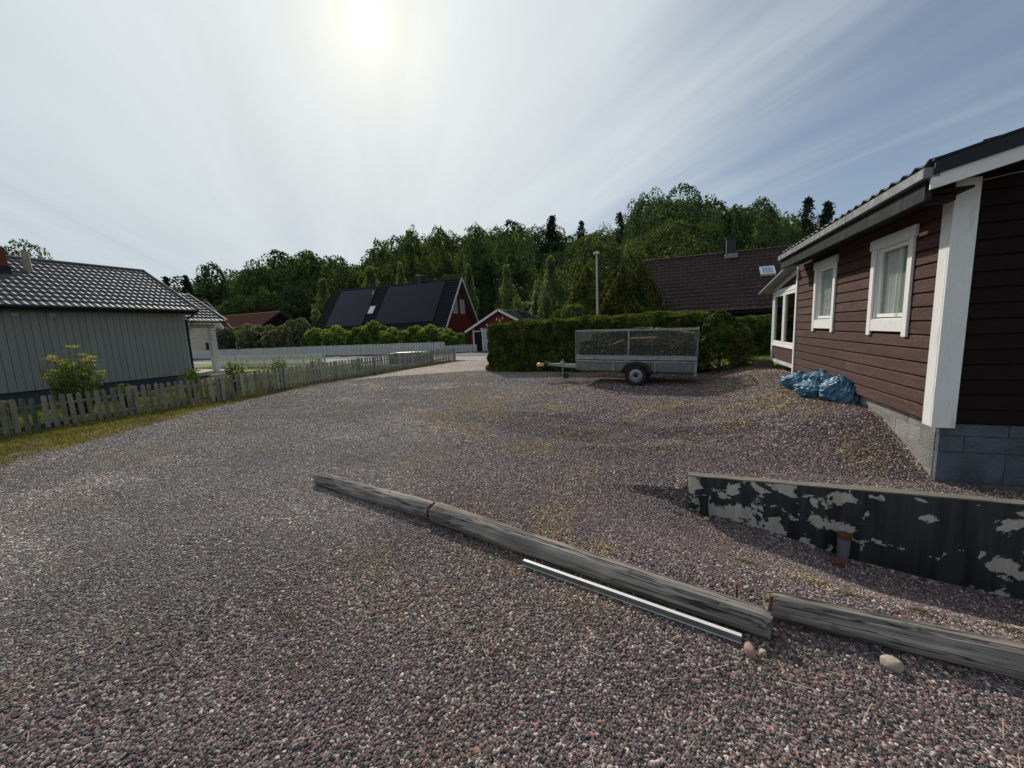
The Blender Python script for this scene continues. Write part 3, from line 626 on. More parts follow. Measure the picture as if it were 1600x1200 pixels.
def trunk(w, h, seed, r=.02, top=.75, limbs=7, base=.25):
    rng = random.Random(seed); mb = MB(); r0 = h * r
    pts = [(0, 0, -.3)] + [(rng.uniform(-.02, .02) * h * t, rng.uniform(-.02, .02) * h * t, h * top * t) for t in (.15, .35, .6, .8, 1)]
    mb.tube(pts, [r0 * 1.25, r0, r0 * .85, r0 * .6, r0 * .4, r0 * .15], 7)
    for k in range(limbs):
        a = k * 2.4 + rng.random(); z = h * (base + (top - base) * (k + .5) / limbs); L_ = w * .36 * rng.uniform(.7, 1)
        mb.tube([(0, 0, z), (math.cos(a) * L_ * .5, math.sin(a) * L_ * .5, z + L_ * .35), (math.cos(a) * L_, math.sin(a) * L_, z + L_ * .6)], [r0 * .4, r0 * .28, r0 * .08], 5)
    return mb
def crown_spruce(w, h, seed, n=2600, ls=.5, base=.06, sparse=1.0):
    rng = np.random.default_rng(seed); P = []; lev = 26
    per = n // lev // 9
    for l in range(lev):
        t = (l + .5) / lev; z = h * (base + (1 - base) * t); R = w / 2 * (1 - t) ** .66 * (.75 + .45 * rng.random()) + .02
        nb = 9
        for b in range(nb):
            if rng.random() > sparse: continue
            a = rng.random() * 6.28; L_ = R * (.7 + .45 * rng.random()); s = np.sqrt(rng.random(per)) ; 
            P.append(np.stack([np.cos(a) * L_ * s + rng.normal(size=per) * .05 * w * (s * .6 + .1), np.sin(a) * L_ * s + rng.normal(size=per) * .05 * w * (s * .6 + .1), z - s ** 1.3 * L_ * .42 + rng.normal(size=per) * .03 * w + L_ * .1], 1))
    P = np.concatenate(P); nm = np.tile(np.array([[0, 0, 1.]]), (len(P), 1))
    return leaves(P, ls, rng, nm, .75, 1.5)
def crown_column(w, h, seed, n=4000, ls=.16, base=.03, pw=.55, tip=1.0, lob=.13, freq=2.2):
    rng = np.random.default_rng(seed); t = rng.random(n) ** .85; a = rng.random(n) * 6.283
    prof = np.clip(1 - t ** 2.2, 0, 1) ** pw * np.clip(t * 9 + .35, 0, 1)
    nx, ny = np.cos(a), np.sin(a)
    bump = 1 + lob * 2 * (fbm(nx * freq + seed, ny * freq, t * h / w * freq, seed, 3) - .5) * 2
    R = w / 2 * prof * bump * (.86 + .2 * rng.random(n)); P = np.stack([nx * R, ny * R, h * (base + (1 - base) * t)], 1)
    nm = np.stack([nx, ny, np.full(n, .25)], 1); nm /= np.linalg.norm(nm, axis=1, keepdims=True)
    return leaves(P, ls, rng, nm, .6, 1.6, droop=(0, 0, 1.1))
def crown_birch(w, h, seed, n=3600, ls=.2, base=.1):
    rng = np.random.default_rng(seed); nl = 46; t = (np.arange(nl) + .5) / nl; a = np.arange(nl) * 2.4 + rng.random(nl)
    prof = np.sin(np.clip(t * 1.06 + .06, 0, 1) ** .75 * math.pi) ** .8 * .5 * w
    R0 = prof * (.45 + .5 * rng.random(nl)); C = np.stack([np.cos(a) * R0, np.sin(a) * R0, h * (base + (.96 - base) * t)], 1)
    k = rng.integers(0, nl, n); q = unit(n, rng); q2 = q * np.array([w * .13, w * .13, h * .075]) * (.55 + .5 * rng.random((n, 1)))
    P = C[k] + q2; P[:, 2] -= rng.random(n) ** 2 * h * .05; P[:, 2] = np.minimum(P[:, 2], h)
    return leaves(P, ls, rng, q, .6, 1.2, droop=(0, 0, -.4))
PROTO = {}
def proto(kind, seed, near=False):
    k = (kind, seed, near)
    if k in PROTO: return PROTO[k]
    if kind == 'broad':
        w, h = 9, 13; V, Fc = crown_broad(w, h, seed, 12000 if near else 4800, .25 if near else .42); tm = trunk(w, h, seed, .018)
        res = (w, h, V, Fc, [mLf[seed % 3], mBark], tm)
    elif kind == 'grove':
        w, h = 7, 14; V, Fc = crown_broad(w, h, seed, 4600, .40, .10, 74, (.12, .22)); tm = trunk(w, h, seed, .014)
        res = (w, h, V, Fc, [mLf[seed % 3], mBark], tm)
    elif kind == 'spruce':
        w, h = 4.5, 14; V, Fc = crown_spruce(w, h, seed, 9000, .30); tm = trunk(w, h, seed, .012, .97, 0); res = (w, h, V, Fc, [mNeedle, mBark], tm)
    elif kind == 'larch':
        w, h = 5, 13; V, Fc = crown_spruce(w, h, seed, 4600, .34, .1, .72); tm = trunk(w, h, seed, .012, .97, 0); res = (w, h, V, Fc, [mPine, mBark], tm)
    elif kind == 'column':
        w, h = 2.2, 7; V, Fc = crown_column(w, h, seed, 5200, .22); tm = trunk(w, h, seed, .015, .8, 0); res = (w, h, V, Fc, [mCol, mBark], tm)
    elif kind == 'thuja':
        w, h = 2.6, 4.6; V, Fc = crown_column(w, h, seed, 13000, .15, .02, .8, 1, .42, 2.6); tm = trunk(w, h, seed, .015, .7, 0); res = (w, h, V, Fc, [mThuja, mBark], tm)
    elif kind == 'birch':
        w, h = 3, 8; V, Fc = crown_birch(w, h, seed, 6200, .21); tm = trunk(w, h, seed, .010, .92, 6, .2); res = (w, h, V, Fc, [mBirch, mBirchBark], tm)
    elif kind == 'shrub':
        w, h = 2.2, 1.8; V, Fc = crown_broad(w, h, seed, 5200, .13, -.12, 30, (.17, .26)); tm = trunk(w, h, seed, .02, .6, 4); res = (w, h, V, Fc, [[mBush, mWeed, mVine][seed % 3], mBark], tm)
    elif kind == 'vine':
        w, h = 2.0, 1.8; V, Fc = crown_broad(w, h, seed, 4200, .17, -.12, 26, (.18, .27)); tm = trunk(w, h, seed, .02, .6, 4); res = (w, h, V, Fc, [mVine, mBark], tm)
    w, h, V, Fc, mats, tm = res
    V[:, 2] *= h / np.percentile(V[:, 2], 99.7)
    PROTO[k] = (w, h, mesh_np(kind + '_crown', V, Fc, mats[0]), tm.mesh(kind + '_trunk', mats[1], smooth=True), V, Fc)
    return PROTO[k]
def tree(name, kind, seed, u, vtop, wpx, D, label, cat='tree', group=None, zb=None, near=False, mat=None, rz=0, yy=None):
    p = at_d(u, vtop, D) if yy is None else at_y(u, vtop, yy); depth = abs(-(CM.T @ p)[2]); W = wpx / F * depth
    base = float(hill_z(u, D)[0]) if D > 64 else (Gz(p[0], p[1]) if zb is None else zb)
    w0, h0, mc, mt, _, _ = proto(kind, seed, near); H = p[2] - base
    r = empty(name, (p[0], p[1], base), rz); s = (W / w0, W / w0, H / h0)
    a = link('crown', mc, r, scale=s); b = link('trunk', mt, r, scale=s)
    if mat:
        a.data = mc.copy(); a.data.materials[0] = mat
    tag(r, label, cat, group); return r

# ------------------------------------------------------------------ forest
def forest():
    rng = np.random.default_rng(5); VV = []; FF = []; off = 0; kinds = [('broad', 1), ('grove', 2), ('grove', 4), ('broad', 3), ('spruce', 1), ('grove', 5)]
    parts = {0: ([], [], 0)}; buckets = {}
    for D, dv, step in ((110, 2, 10), (101, 16, 12), (92, 30, 14), (84, 46, 16), (76, 66, 19), (68, 88, 24)):
        u = 235.
        while u < 1420:
            uu = u + rng.uniform(-4, 4); v = sky_v(uu) + dv + rng.uniform(-4, 14)
            kd = kinds[rng.choice(6, p=[.2, .27, .2, .13, .07, .13])]
            if kd[0] == 'spruce' and D > 95: kd = ('grove', 2)
            if uu < 330 and rng.random() < .5: kd = ('spruce', 1)
            DD = D + rng.uniform(-5, 5); p = at_d(uu, v, DD); base = float(hill_z(uu, DD)[0]); H = p[2] - base
            hmax = 13.5
            if v > 480 or p[1] < 42 and uu > 330: u += step; continue
            if H < 5: u += step; continue
            w0, h0, mc, mt, V, Fc = proto(*kd); W = rng.uniform(.8, 1.15) * (5.2 if kd[0] != 'spruce' else 4.2) * (D / 85)
            Hs = min(H, hmax * 1.25); sub = rng.permutation(len(Fc))[:2000]
            idx = Fc[sub]; v4 = V[idx.ravel()] * np.array([W / w0 * 1.25, W / w0 * 1.25, Hs / h0]); a = rng.random() * 6.28
            ca, sa = math.cos(a), math.sin(a); v4 = np.stack([v4[:, 0] * ca - v4[:, 1] * sa, v4[:, 0] * sa + v4[:, 1] * ca, v4[:, 2]], 1) + np.array([p[0], p[1], p[2] - Hs])
            c = mc.materials[0].name; b = buckets.setdefault(c, []); b.append(v4); u += step * rng.uniform(.8, 1.2)
    # one mesh, several leaf materials
    mats = list(buckets); V = np.concatenate([np.concatenate(buckets[m]) for m in mats]); n = len(V) // 4
    me = mesh_np('forest', V, np.arange(n * 4).reshape(n, 4), bpy.data.materials[mats[0]])
    for m in mats[1:]: me.materials.append(bpy.data.materials[m])
    mi = np.concatenate([np.full(sum(len(a) for a in buckets[m]) // 4, i) for i, m in enumerate(mats)]); me.polygons.foreach_set('material_index', mi.astype(np.int32))
    tag(link('forest', me), 'dense mixed wood covering the hill behind the houses', 'forest', kind='stuff'); print('forest quads', n)
forest()
# trees one can tell apart: name, kind, seed, u, v top, width px, distance, label
T = [('deciduous_tree', 'broad', 7, 50, 379, 112, 46, 'dark spreading tree crown showing above the ridge of the grey house'),
     ('spruce_tree', 'spruce', 1, 258, 433, 40, 98, 'small dark spruce tip just right of the grey house ridge, leftmost of the wood'),
     ('spruce_tree', 'spruce', 3, 290, 431, 36, 98, 'dark spruce between the grey roof and the tall ragged tree'),
     ('deciduous_tree', 'broad', 10, 333, 411, 58, 96, 'tall ragged dark tree standing out at the left end of the wood'),
     ('deciduous_tree', 'broad', 1, 392, 408, 66, 88, 'round crown forming the left shoulder of the low leafy hill'),
     ('deciduous_tree', 'broad', 4, 436, 392, 76, 90, 'domed crown at the summit of the low leafy hill on the left'),
     ('deciduous_tree', 'grove', 4, 482, 393, 62, 88, 'dark round crown right of the summit of the leafy hill'),
     ('deciduous_tree', 'broad', 7, 531, 400, 60, 86, 'dark round crown at the right end of the leafy hill, before the skyline gap'),
     ('deciduous_tree', 'grove', 2, 590, 376, 46, 82, 'tall tree that starts the high wood, right of the gap in the skyline'),
     ('deciduous_tree', 'grove', 5, 640, 358, 44, 82, 'tall slim crown in the high wood above the left part of the solar roof'),
     ('deciduous_tree', 'grove', 2, 688, 355, 46, 80, 'tall dark crown in the high wood above the chimney of the solar house'),
     ('deciduous_tree', 'grove', 4, 742, 353, 48, 80, 'tall crown in the high wood above the columnar conifer'),
     ('deciduous_tree', 'broad', 4, 800, 345, 66, 78, 'broad dark crown at the highest point of the middle wood'),
     ('spruce_tree', 'spruce', 1, 862, 338, 60, 100, 'black spruce spire poking above the middle of the wood'),
     ('deciduous_tree', 'larch', 2, 908, 346, 50, 96, 'sparse ragged tree on the skyline above the street lamp'),
          ('pine_tree', 'larch', 4, 969, 332, 56, 94, 'flat topped pine beside the big domed trees'),
     ('deciduous_tree', 'broad', 10, 1006, 302, 90, 62, 'dark rounded tree just left of the tallest crown'),
     ('deciduous_tree', 'broad', 7, 1064, 288, 150, 58, 'tallest tree of all, a great dark dome above the brown roof'),
     ('deciduous_tree', 'broad', 1, 1110, 330, 80, 52, 'mid green crown under the right flank of the great dome'),
     ('deciduous_tree', 'grove', 4, 1150, 322, 56, 58, 'dark pointed crown between the great dome and the weeping tree'),
     ('deciduous_tree', 'broad', 4, 1192, 312, 84, 56, 'broad crown with hanging sprays right of the brown house chimney'),
     ('deciduous_tree', 'broad', 1, 1232, 344, 60, 52, 'low olive crown behind the right end of the brown roof'),
     ('larch_tree', 'larch', 2, 1262, 310, 74, 60, 'airy blue green conifer rising right of the brown roof'),
     ('larch_tree', 'spruce', 1, 1293, 317, 66, 62, 'dark conifer just above the gutter of the brown wooden house'),
     ('maple_tree', 'broad', 2, 1052, 345, 176, 36, 'huge dense maple directly behind the left half of the brown roof'),
     ('maple_tree', 'broad', 5, 932, 366, 140, 40, 'light leaved tree behind the street lamp'),
     ('birch_tree', 'birch', 1, 625, 411, 36, 60, 'small pale birch above the solar roof, left of the chimney'),
     ('birch_tree', 'birch', 2, 578, 418, 52, 60, 'bushy pale tree above the skylight of the solar roof'),
     ('birch_tree', 'birch', 1, 503, 436, 44, 62, 'yellow green birch at the left verge of the solar roof'),
     ('birch_tree', 'birch', 2, 731, 414, 34, 46, 'slender birch right of the peak of the red gable'),
     ('birch_tree', 'birch', 1, 791, 415, 44, 40, 'pale birch just right of the dark columnar conifer'),
     ('poplar_tree', 'birch', 2, 860, 402, 52, 40, 'tall silvery slender tree between the garage and the street lamp'),
     ('columnar_conifer', 'column', 1, 759, 410, 30, 42, 'dark green columnar conifer like a tall finger behind the garage'),
     ('deciduous_tree', 'broad', 1, 414, 449, 50, 76, 'round sunlit tree behind the low dark red roof, left one'),
     ('deciduous_tree', 'broad', 4, 458, 447, 62, 76, 'larger round tree behind the right end of the low dark red roof'),
     ('deciduous_tree', 'broad', 1, 372, 468, 34, 76, 'small round tree on the left behind the low red roof, next to the beige gable'),
     ('deciduous_tree', 'grove', 5, 397, 466, 36, 76, 'small round tree behind the middle of the low dark red roof'),
     ('conifer', 'thuja', 2, 916, 417, 84, 24, 'golden green conifer immediately left of the street lamp'),
     ('conifer', 'thuja', 1, 972, 414, 100, 22, 'dense golden conifer right of the street lamp'),
     ('conifer', 'thuja', 2, 1003, 411, 74, 23, 'golden conifer touching the left verge of the brown roof')]
for i, (nm, kd, sd, u, v, w, D, lb) in enumerate(T):
    near = D < 63 and kd == 'broad'
    tree(nm, kd, sd, u, v, w, D, lb, 'tree', 'trees on the wooded skyline' if D > 60 else 'garden trees behind the houses', near=near, rz=i * 1.7)
BU = [('shrub', 0, 822, 472, 78, 48, 'rounded green shrub behind the garage roof'), ('shrub', 3, 858, 478, 50, 44, 'dull olive shrub left of the yellow green one'),
      ('shrub', 4, 893, 477, 60, 22, 'low yellow green shrub behind the clipped hedge, left of the lamp'), ('shrub', 1, 872, 486, 44, 24, 'small green shrub peeping over the clipped hedge'),
      ('shrub', 3, 846, 440, 50, 44, 'grey green bush under the silvery slender tree')]
for nm, sd, u, v, w, D, lb in BU: tree(nm, 'shrub', sd, u, v, w, D, lb, 'shrub', 'garden shrubs beyond the clipped hedge')
for k, (u, v, w, lb) in enumerate([(352, 512, 46, 'olive shrub nearest the porch column, left end of the shrub row'), (392, 507, 56, 'olive shrub under the dark red roof, second in the shrub row'),
        (436, 508, 58, 'pale speckled shrub in the middle of the shrub row'), (466, 498, 48, 'tallest shrub of the row, just left of the solar house')]):
    tree('shrub', 'shrub', 3 * (k % 2), u, v, w, 30.5, lb, 'shrub', 'shrub row behind the white board fence', mat=mBush, rz=k, yy=30.3)
for k, (u, v, w) in enumerate([(492, 513, 46), (524, 509, 50), (556, 511, 48), (583, 502, 46), (612, 512, 50), (643, 510, 50), (672, 508, 50), (700, 514, 46), (716, 521, 30)]):
    wh = ['at the left end', 'second from the left', 'left of the tallest one', 'the tallest of the row', 'right of the tallest one', 'below the right hand solar panels', 'left below the red gable', 'below the red gable foot', 'at the right end by the garage'][k]
    tree('vine_bush', 'vine', k % 3, u, v, w, 31.0, 'leafy bush in the row before the solar house, ' + wh, 'shrub', 'leafy bushes behind the white board fence', rz=k * 2.1, yy=29.9)

# ------------------------------------------------------------------ clipped hedges
def hedge(name, a, b, depth, ztop, label, n=52000, seed=1, bulge=0.0, ls=.12):
    a = np.array(a); b = np.array(b); d = b - a; L_ = np.linalg.norm(d); t = d / L_; nn = np.array([t[1], -t[0]])
    if nn[1] > 0: nn = -nn                      # towards the camera
    rng = np.random.default_rng(seed); r = empty(name, (a[0], a[1], Gz(*a)))
    zb = Gz(*((a + b) / 2)); H = ztop - zb
    af, at_, ae = L_ * H, L_ * depth, depth * H; tot = af * 1.3 + at_ + ae * 2 ; P = []; NM = []
    for kind, area in (('f', af * 1.3), ('t', at_), ('l', ae), ('r', ae)):
        m = int(n * area / tot); p = rng.random(m); q = rng.random(m)
        if kind == 'f': s = p * L_; o = np.zeros(m); z = q * H; nm = np.array([nn[0], nn[1], .1])
        elif kind == 't': s = p * L_; o = q * depth; z = np.full(m, H); nm = np.array([0, 0, 1.])
        elif kind == 'l': s = np.zeros(m); o = p * depth; z = q * H; nm = np.array([-t[0], -t[1], .1])
        else: s = np.full(m, L_); o = p * depth; z = q * H; nm = np.array([t[0], t[1], .1])
        # soften corners into a clipped but uneven outline
        cr = .28; ins = np.clip((z - (H - cr)) / cr, 0, 1) ** 2 * cr * .6
        if kind == 'f': o = o + ins
        bm = .22 * (fbm(s * .9 + seed, z * 1.1, o * .9, seed, 3) - .5) * 2 + .13 * (fbm(s * 4, z * 4, o * 4, seed + 3, 2) - .5) * 2 + rng.random(m) * .07
        if kind == 't': bm = bm * .7 - .1 * ((o < .2) * (.2 - o) / .2)
        x = a[0] + t[0] * s - nn[0] * o; y = a[1] + t[1] * s - nn[1] * o
        P.append(np.stack([x + nm[0] * bm, y + nm[1] * bm, G(x, y) * 0 + zb + z + (bm if kind == 't' else 0)], 1)); NM.append(np.tile(nm, (m, 1)))
    P = np.concatenate(P); NM = np.concatenate(NM); NM /= np.linalg.norm(NM, axis=1, keepdims=True)
    V, Fc = leaves(P, ls, rng, NM, .7, 1.3, droop=(0, 0, .7))
    loc = np.array(r.location); link('foliage', mesh_np('foliage', V - loc, Fc, mHedge), r)
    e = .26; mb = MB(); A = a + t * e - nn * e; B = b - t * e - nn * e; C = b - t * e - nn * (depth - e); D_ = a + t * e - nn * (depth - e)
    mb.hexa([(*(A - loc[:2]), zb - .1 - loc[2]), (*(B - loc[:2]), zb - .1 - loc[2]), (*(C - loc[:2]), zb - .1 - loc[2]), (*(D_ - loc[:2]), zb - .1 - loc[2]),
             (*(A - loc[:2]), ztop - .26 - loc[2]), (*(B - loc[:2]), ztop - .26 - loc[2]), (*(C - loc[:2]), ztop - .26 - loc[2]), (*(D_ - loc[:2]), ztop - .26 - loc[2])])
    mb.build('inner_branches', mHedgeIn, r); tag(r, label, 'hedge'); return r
hedge('clipped_hedge', (-7.0, 15.1), (1.0, 13.25), 1.2, .27, 'long clipped green hedge behind the trailer', 74000, 1)
hedge('clipped_hedge', (2.2, 18.2), (9.0, 17.6), 1.2, .05, 'darker clipped hedge across the small lawn beside the porch', 16000, 4)
tree('hedge_bush', 'thuja', 3, 1126, 484, 92, 13.3, 'bulging uncut bush that ends the long hedge, right of the trailer', 'bush', mat=mHedge)

# ------------------------------------------------------------------ buildings
WORLD = []
def house(name, loc, label, cat='house', group=None):
    r = empty(name, loc); WORLD.append(r); return tag(r, label, cat, group)
def roof_sheet(P0, along, up, L_, Sl, pitch=.2, course=.35, amp=.022, step=.02, per=6, pw=1.4):
    P0, along, up = (np.array(q, float) for q in (P0, along, up)); along /= np.linalg.norm(along); up /= np.linalg.norm(up)
    nm = np.cross(along, up); nm *= np.sign(nm[2])
    na = max(2, int(L_ / pitch * per)); s = np.linspace(0, L_, na); nc = max(1, int(round(Sl / course))); rows = []
    for c in range(nc):
        for fr, hh in ((0.0, step), (.5, step * .5), (.999, 0.0)): rows.append(((c + fr) * Sl / nc, hh))
    V = []
    rib = amp * (.5 + .5 * np.cos(2 * math.pi * s / pitch)) ** pw
    for q, hh in rows:
        V.append(P0[None] + along[None] * s[:, None] + up[None] * q + nm[None] * (rib + hh)[:, None])
    V = np.concatenate(V); nr = len(rows); i = np.arange((na - 1) * (nr - 1)); r = i // (na - 1); c = i % (na - 1); a = r * na + c
    return V, np.stack([a, a + 1, a + na + 1, a + na], 1)

# ---- brown wooden house on the right
HX, HY, HZ = 2.494, 5.11, -1.105
bh = house('wooden_house', (HX, HY, -1.7), 'brown horizontally boarded house with white corner boards and trim on a block plinth')
W1 = (5.70, 6.65, -.262, .94); W2 = (7.83, 8.81, -.25, .965)        # outer edges of the casings: y0, y1, z0, z1
YF = 9.92                                                          # far corner
def opening(w): return (w[0] + .095, w[1] - .095, w[2] + .19, w[3] - .11)
O1, O2 = opening(W1), opening(W2)
# wall core in strips round the openings
mb = MB(); cx0, cx1 = HX + .024, HX + .10
ys_ = [HY + .03, O1[0], O1[1], O2[0], O2[1], YF - .02]
for k in range(5):
    if k in (1, 3):
        o = (O1, O2)[k // 2]; mb.box(cx0, cx1, ys_[k] + .001, ys_[k + 1] - .001, HZ + .01, o[2]); mb.box(cx0, cx1, ys_[k] + .001, ys_[k + 1] - .001, o[3], 1.12)
    else: mb.box(cx0, cx1, ys_[k], ys_[k + 1], HZ + .01, 1.12)
mb.box(HX + .10, 8.8, HY + .03, HY + .10, HZ + .01, 1.12); mb.box(HX + .10, 8.8, YF - .1, YF - .02, HZ + .01, 1.12); mb.box(8.72, 8.8, HY + .11, YF - .11, HZ + .01, 1.1)
mb.poly([(HX + .1, HY + .035, 1.12), (8.8, HY + .035, 1.12), (8.8, HY + .035, 1.2), (5.7, HY + .035, 1.86)])
mb.build('wall', mBrownCore, bh)
box('room', mInside, HX + .40, HX + .44, HY + .12, YF - .12, HZ, 1.1, bh)
# horizontal boards; a rounded lower edge and a groove between neighbours
def hboard(axis, a, b, z, h, depth=.024):
    """board on the long wall (axis y) or gable (axis x), outward face towards -x or -y"""
    pr = [(0, 0), (-depth, 0.010), (-depth - .001, .018), (-depth, h - .014), (-depth + .010, h - .006), (0, h - .004)]
    mb = MB(); i = 0
    A = []; B = []
    for o, zz in pr:
        if axis == 'y': A.append((HX + .022 + o, a, z + zz)); B.append((HX + .022 + o, b, z + zz))
        else: A.append((a, HY + .028 + o, z + zz)); B.append((b, HY + .028 + o, z + zz))
    mb.v = A + B; n = len(A)
    for k in range(n): mb.f.append((k, (k + 1) % n, n + (k + 1) % n, n + k))
    mb.f.append(tuple(range(n))); mb.f.append(tuple(range(2 * n - 1, n - 1, -1))); return mb
BH = .1455; rng = random.Random(3)
for r in range(15):
    z = HZ + r * BH; h = BH - .004; segs = [(HY + .145, YF - .07)]
    for w in (W1, W2):
        if z + h > w[2] + .045 and z < w[3] - .02:
            segs = [t for (a, b) in segs for t in ((a, min(b, w[0] + .03)), (max(a, w[1] - .03), b)) if t[1] - t[0] > .02]
    out = []
    for a, b in segs:
        if b - a > 2.2:
            j = a + (b - a) * rng.uniform(.3, .7); out += [(a, j - .002), (j + .002, b)]
        else: out.append((a, b))
    for a, b in out: hboard('y', a, b, z, h if z + h < 1.08 else 1.08 - z).build('board', mBrown, bh)
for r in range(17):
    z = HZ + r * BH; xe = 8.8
    hboard('x', HX + .155, xe, z, BH - .004).build('board', mBrownShade, bh)
# white corner boards
box('corner_board', mWhite, HX - .028, HX - .003, HY, HY + .14, HZ - .035, 1.10, bh, bevel=.003)
box('corner_board', mWhite, HX - .028, HX + .150, HY - .026, HY - .002, HZ - .04, 1.20, bh, bevel=.003)
box('corner_board', mWhite, HX - .026, HX - .002, YF - .08, YF, HZ - .1, 1.04, bh, bevel=.003)
def casement(w, o, parent, curt):
    y0, y1, z0, z1 = w; x = HX - .030; sx0, sx1 = HX + .018, HX + .052
    sh = MB(); a0, a1, b0, b1 = o[0] + .02, o[1] - .02, o[2] + .036, o[3] - .02
    sh.box(sx0, sx1, a0, a0 + .04, b0, b1); sh.box(sx0, sx1, a1 - .04, a1, b0, b1); sh.box(sx0, sx1, a0 + .039, a1 - .039, b0 + .001, b0 + .045); sh.box(sx0, sx1, a0 + .039, a1 - .039, b1 - .04, b1 - .001)
    fr = sh.build('window', mWhite, parent)
    box('side_board', mWhite, x, HX - .004, y0, y0 + .095, z0, z1 - .125, fr, bevel=.003); box('side_board', mWhite, x, HX - .004, y1 - .095, y1, z0, z1 - .125, fr, bevel=.003)
    box('head_board', mWhite, x - .008, HX - .004, y0 - .035, y1 + .035, z1 - .122, z1, fr, bevel=.003)
    box('apron_board', mWhite, x + .003, HX - .004, y0 + .097, y1 - .097, z0 + .055, o[2] - .004, fr, bevel=.003)
    rv = MB(); d = HX + .115
    rv.box(HX - .002, d, o[0], o[0] + .018, o[2], o[3]); rv.box(HX - .002, d, o[1] - .018, o[1], o[2], o[3]); rv.box(HX - .002, d, o[0] + .02, o[1] - .02, o[3] - .018, o[3]); 
    rv.build('reveal', mWhite, fr)
    sl = MB(); sl.hexa([(HX - .025, o[0] + .02, o[2] - .002), (d, o[0] + .02, o[2] + .02), (d, o[1] - .02, o[2] + .02), (HX - .025, o[1] - .02, o[2] - .002),
                        (HX - .025, o[0] + .02, o[2] + .012), (d, o[0] + .02, o[2] + .034), (d, o[1] - .02, o[2] + .034), (HX - .025, o[1] - .02, o[2] + .012)]); sl.build('sill', mWhite, fr)
    box('pane', mGlass, HX + .033, HX + .037, a0 + .038, a1 - .038, b0 + .044, b1 - .039, fr)
    for c0, c1, ph, cm in curt:
        V = []; Fc = []; n = 60
        for k in range(n + 1):
            yy = a0 + (a1 - a0) * (c0 + (c1 - c0) * k / n); xx = HX + .085 + (.014 if cm is mCurtain else .004) * math.sin(k * .95 + ph) + .006 * math.sin(k * .37)
            V += [(xx, yy, b0 + .03), (xx + .006, yy, b1)]
        for k in range(n): Fc.append((2 * k, 2 * k + 2, 2 * k + 3, 2 * k + 1))
        link('curtain', mesh_np('curtain', V, Fc, cm, True), fr)
    return fr
casement(W1, O1, bh, [(.45, 1.0, 0, mCurtain), (0, .46, 1, mSheer)])
casement(W2, O2, bh, [(.40, 1.0, 2, mCurtain), (0, .41, 1, mSheer)])
# plinth: individual blocks with recessed joints
box('plinth_core', mMortar, HX + .10, 8.7, HY + .045, YF - .05, -2.3, HZ - .012, bh)
def blocks(axis, a0, a1, zt, rows, lens, mat, off):
    z = zt
    for r, hgt in enumerate(rows):
        a = a0 - (0 if r % 2 == 0 else lens * off)
        while a < a1:
            s, e = max(a, a0), min(a + lens, a1)
            if e - s > .03:
                if axis == 'y': box('block', mat, HX + .068 + rng.uniform(-.002, .002), HX + .13, s + .002, e - .002, z - hgt + .002, z - .002, bh, bevel=.002)
                else: box('block', mat, s + .002, e - .002, HY + .030 + rng.uniform(-.002, .002), HY + .09, z - hgt + .002, z - .002, bh, bevel=.004)
            a += lens
        z -= hgt
blocks('x', HX + .066, 5.2, HZ - .005, (.125, .165, .38, .3), .50, mBlock, .62)
blocks('y', HY + .10, YF - .1, HZ - .005, (.125, .19, .20, .2, .2), .50, mBlockRaw, .5)
# roof: shallow gable, eave towards the yard
EX, EY0, EY1, EZ = 2.15, 4.70, 9.62, 1.265; SLP = math.radians(14); up = np.array([math.cos(SLP), 0, math.sin(SLP)])
V, Fc = roof_sheet((EX + .30, EY0 + .02, EZ + .30 * math.tan(SLP)), (0, 1, 0), up, EY1 - EY0 - .04, 3.5, .205, .34, .035, .03)
t = link('tiled_slope', mesh_np('tiled_slope', V, Fc, mRoofR, True), bh); tag(t, kind='stuff')
V, Fc = roof_sheet((EX + 7.2, EY0 + .02, EZ), (0, 1, 0), (-math.cos(SLP), 0, math.sin(SLP)), EY1 - EY0 - .04, 3.7, .205, .34, .035, .03)
t = link('back_slope', mesh_np('back_slope', V, Fc, mRoofR, True), bh); tag(t, kind='stuff')
tm = MB(); n = 8
for k in range(n):
    pass
def tile_mesh():
    V = []; Fc = []; n = 8; w = .205
    for q, hh in ((-.04, .03), (.32, .012)):
        for k in range(n + 1):
            s = k / n * w; r = .028 * (.5 + .5 * math.cos(2 * math.pi * k / n)) ** 1.2
            for dz in (0, -.014): V.append((q * up[0] - (r + hh + dz) * math.sin(SLP), s, q * up[2] + (r + hh + dz) * math.cos(SLP)))
    m = 2 * (n + 1)
    for k in range(n):
        a = 2 * k; Fc += [(a, a + 2, a + 2 + m, a + m), (a + 1, a + 1 + m, a + 3 + m, a + 3), (a, a + 1, a + 3, a + 2)]
    return mesh_np('roof_tile', V, Fc, mRoofR, True)
tmesh = tile_mesh(); k = 0; y = EY0 + .03
while y < EY1 - .2: link('roof_tile', tmesh, bh, loc=(EX + rng.uniform(-.003, .003), y, EZ + .004)); y += .205
# eave fascia, gutter, soffit
box('soffit', mBrownShade, EX + .02, HX - .032, EY0 + .12, EY1 - .02, 1.055, 1.075, bh)
for s, e in ((EY0 + .01, 6.35), (6.353, 8.1), (8.103, EY1)):
    box('gutter', mGutter, EX - .085, EX + .03, s, e, 1.155, 1.245, bh, bevel=.006)
box('fascia', mFascia, EX - .035, EX + .015, EY0 + .08, EY1 - .005, .985, 1.150, bh, bevel=.003)
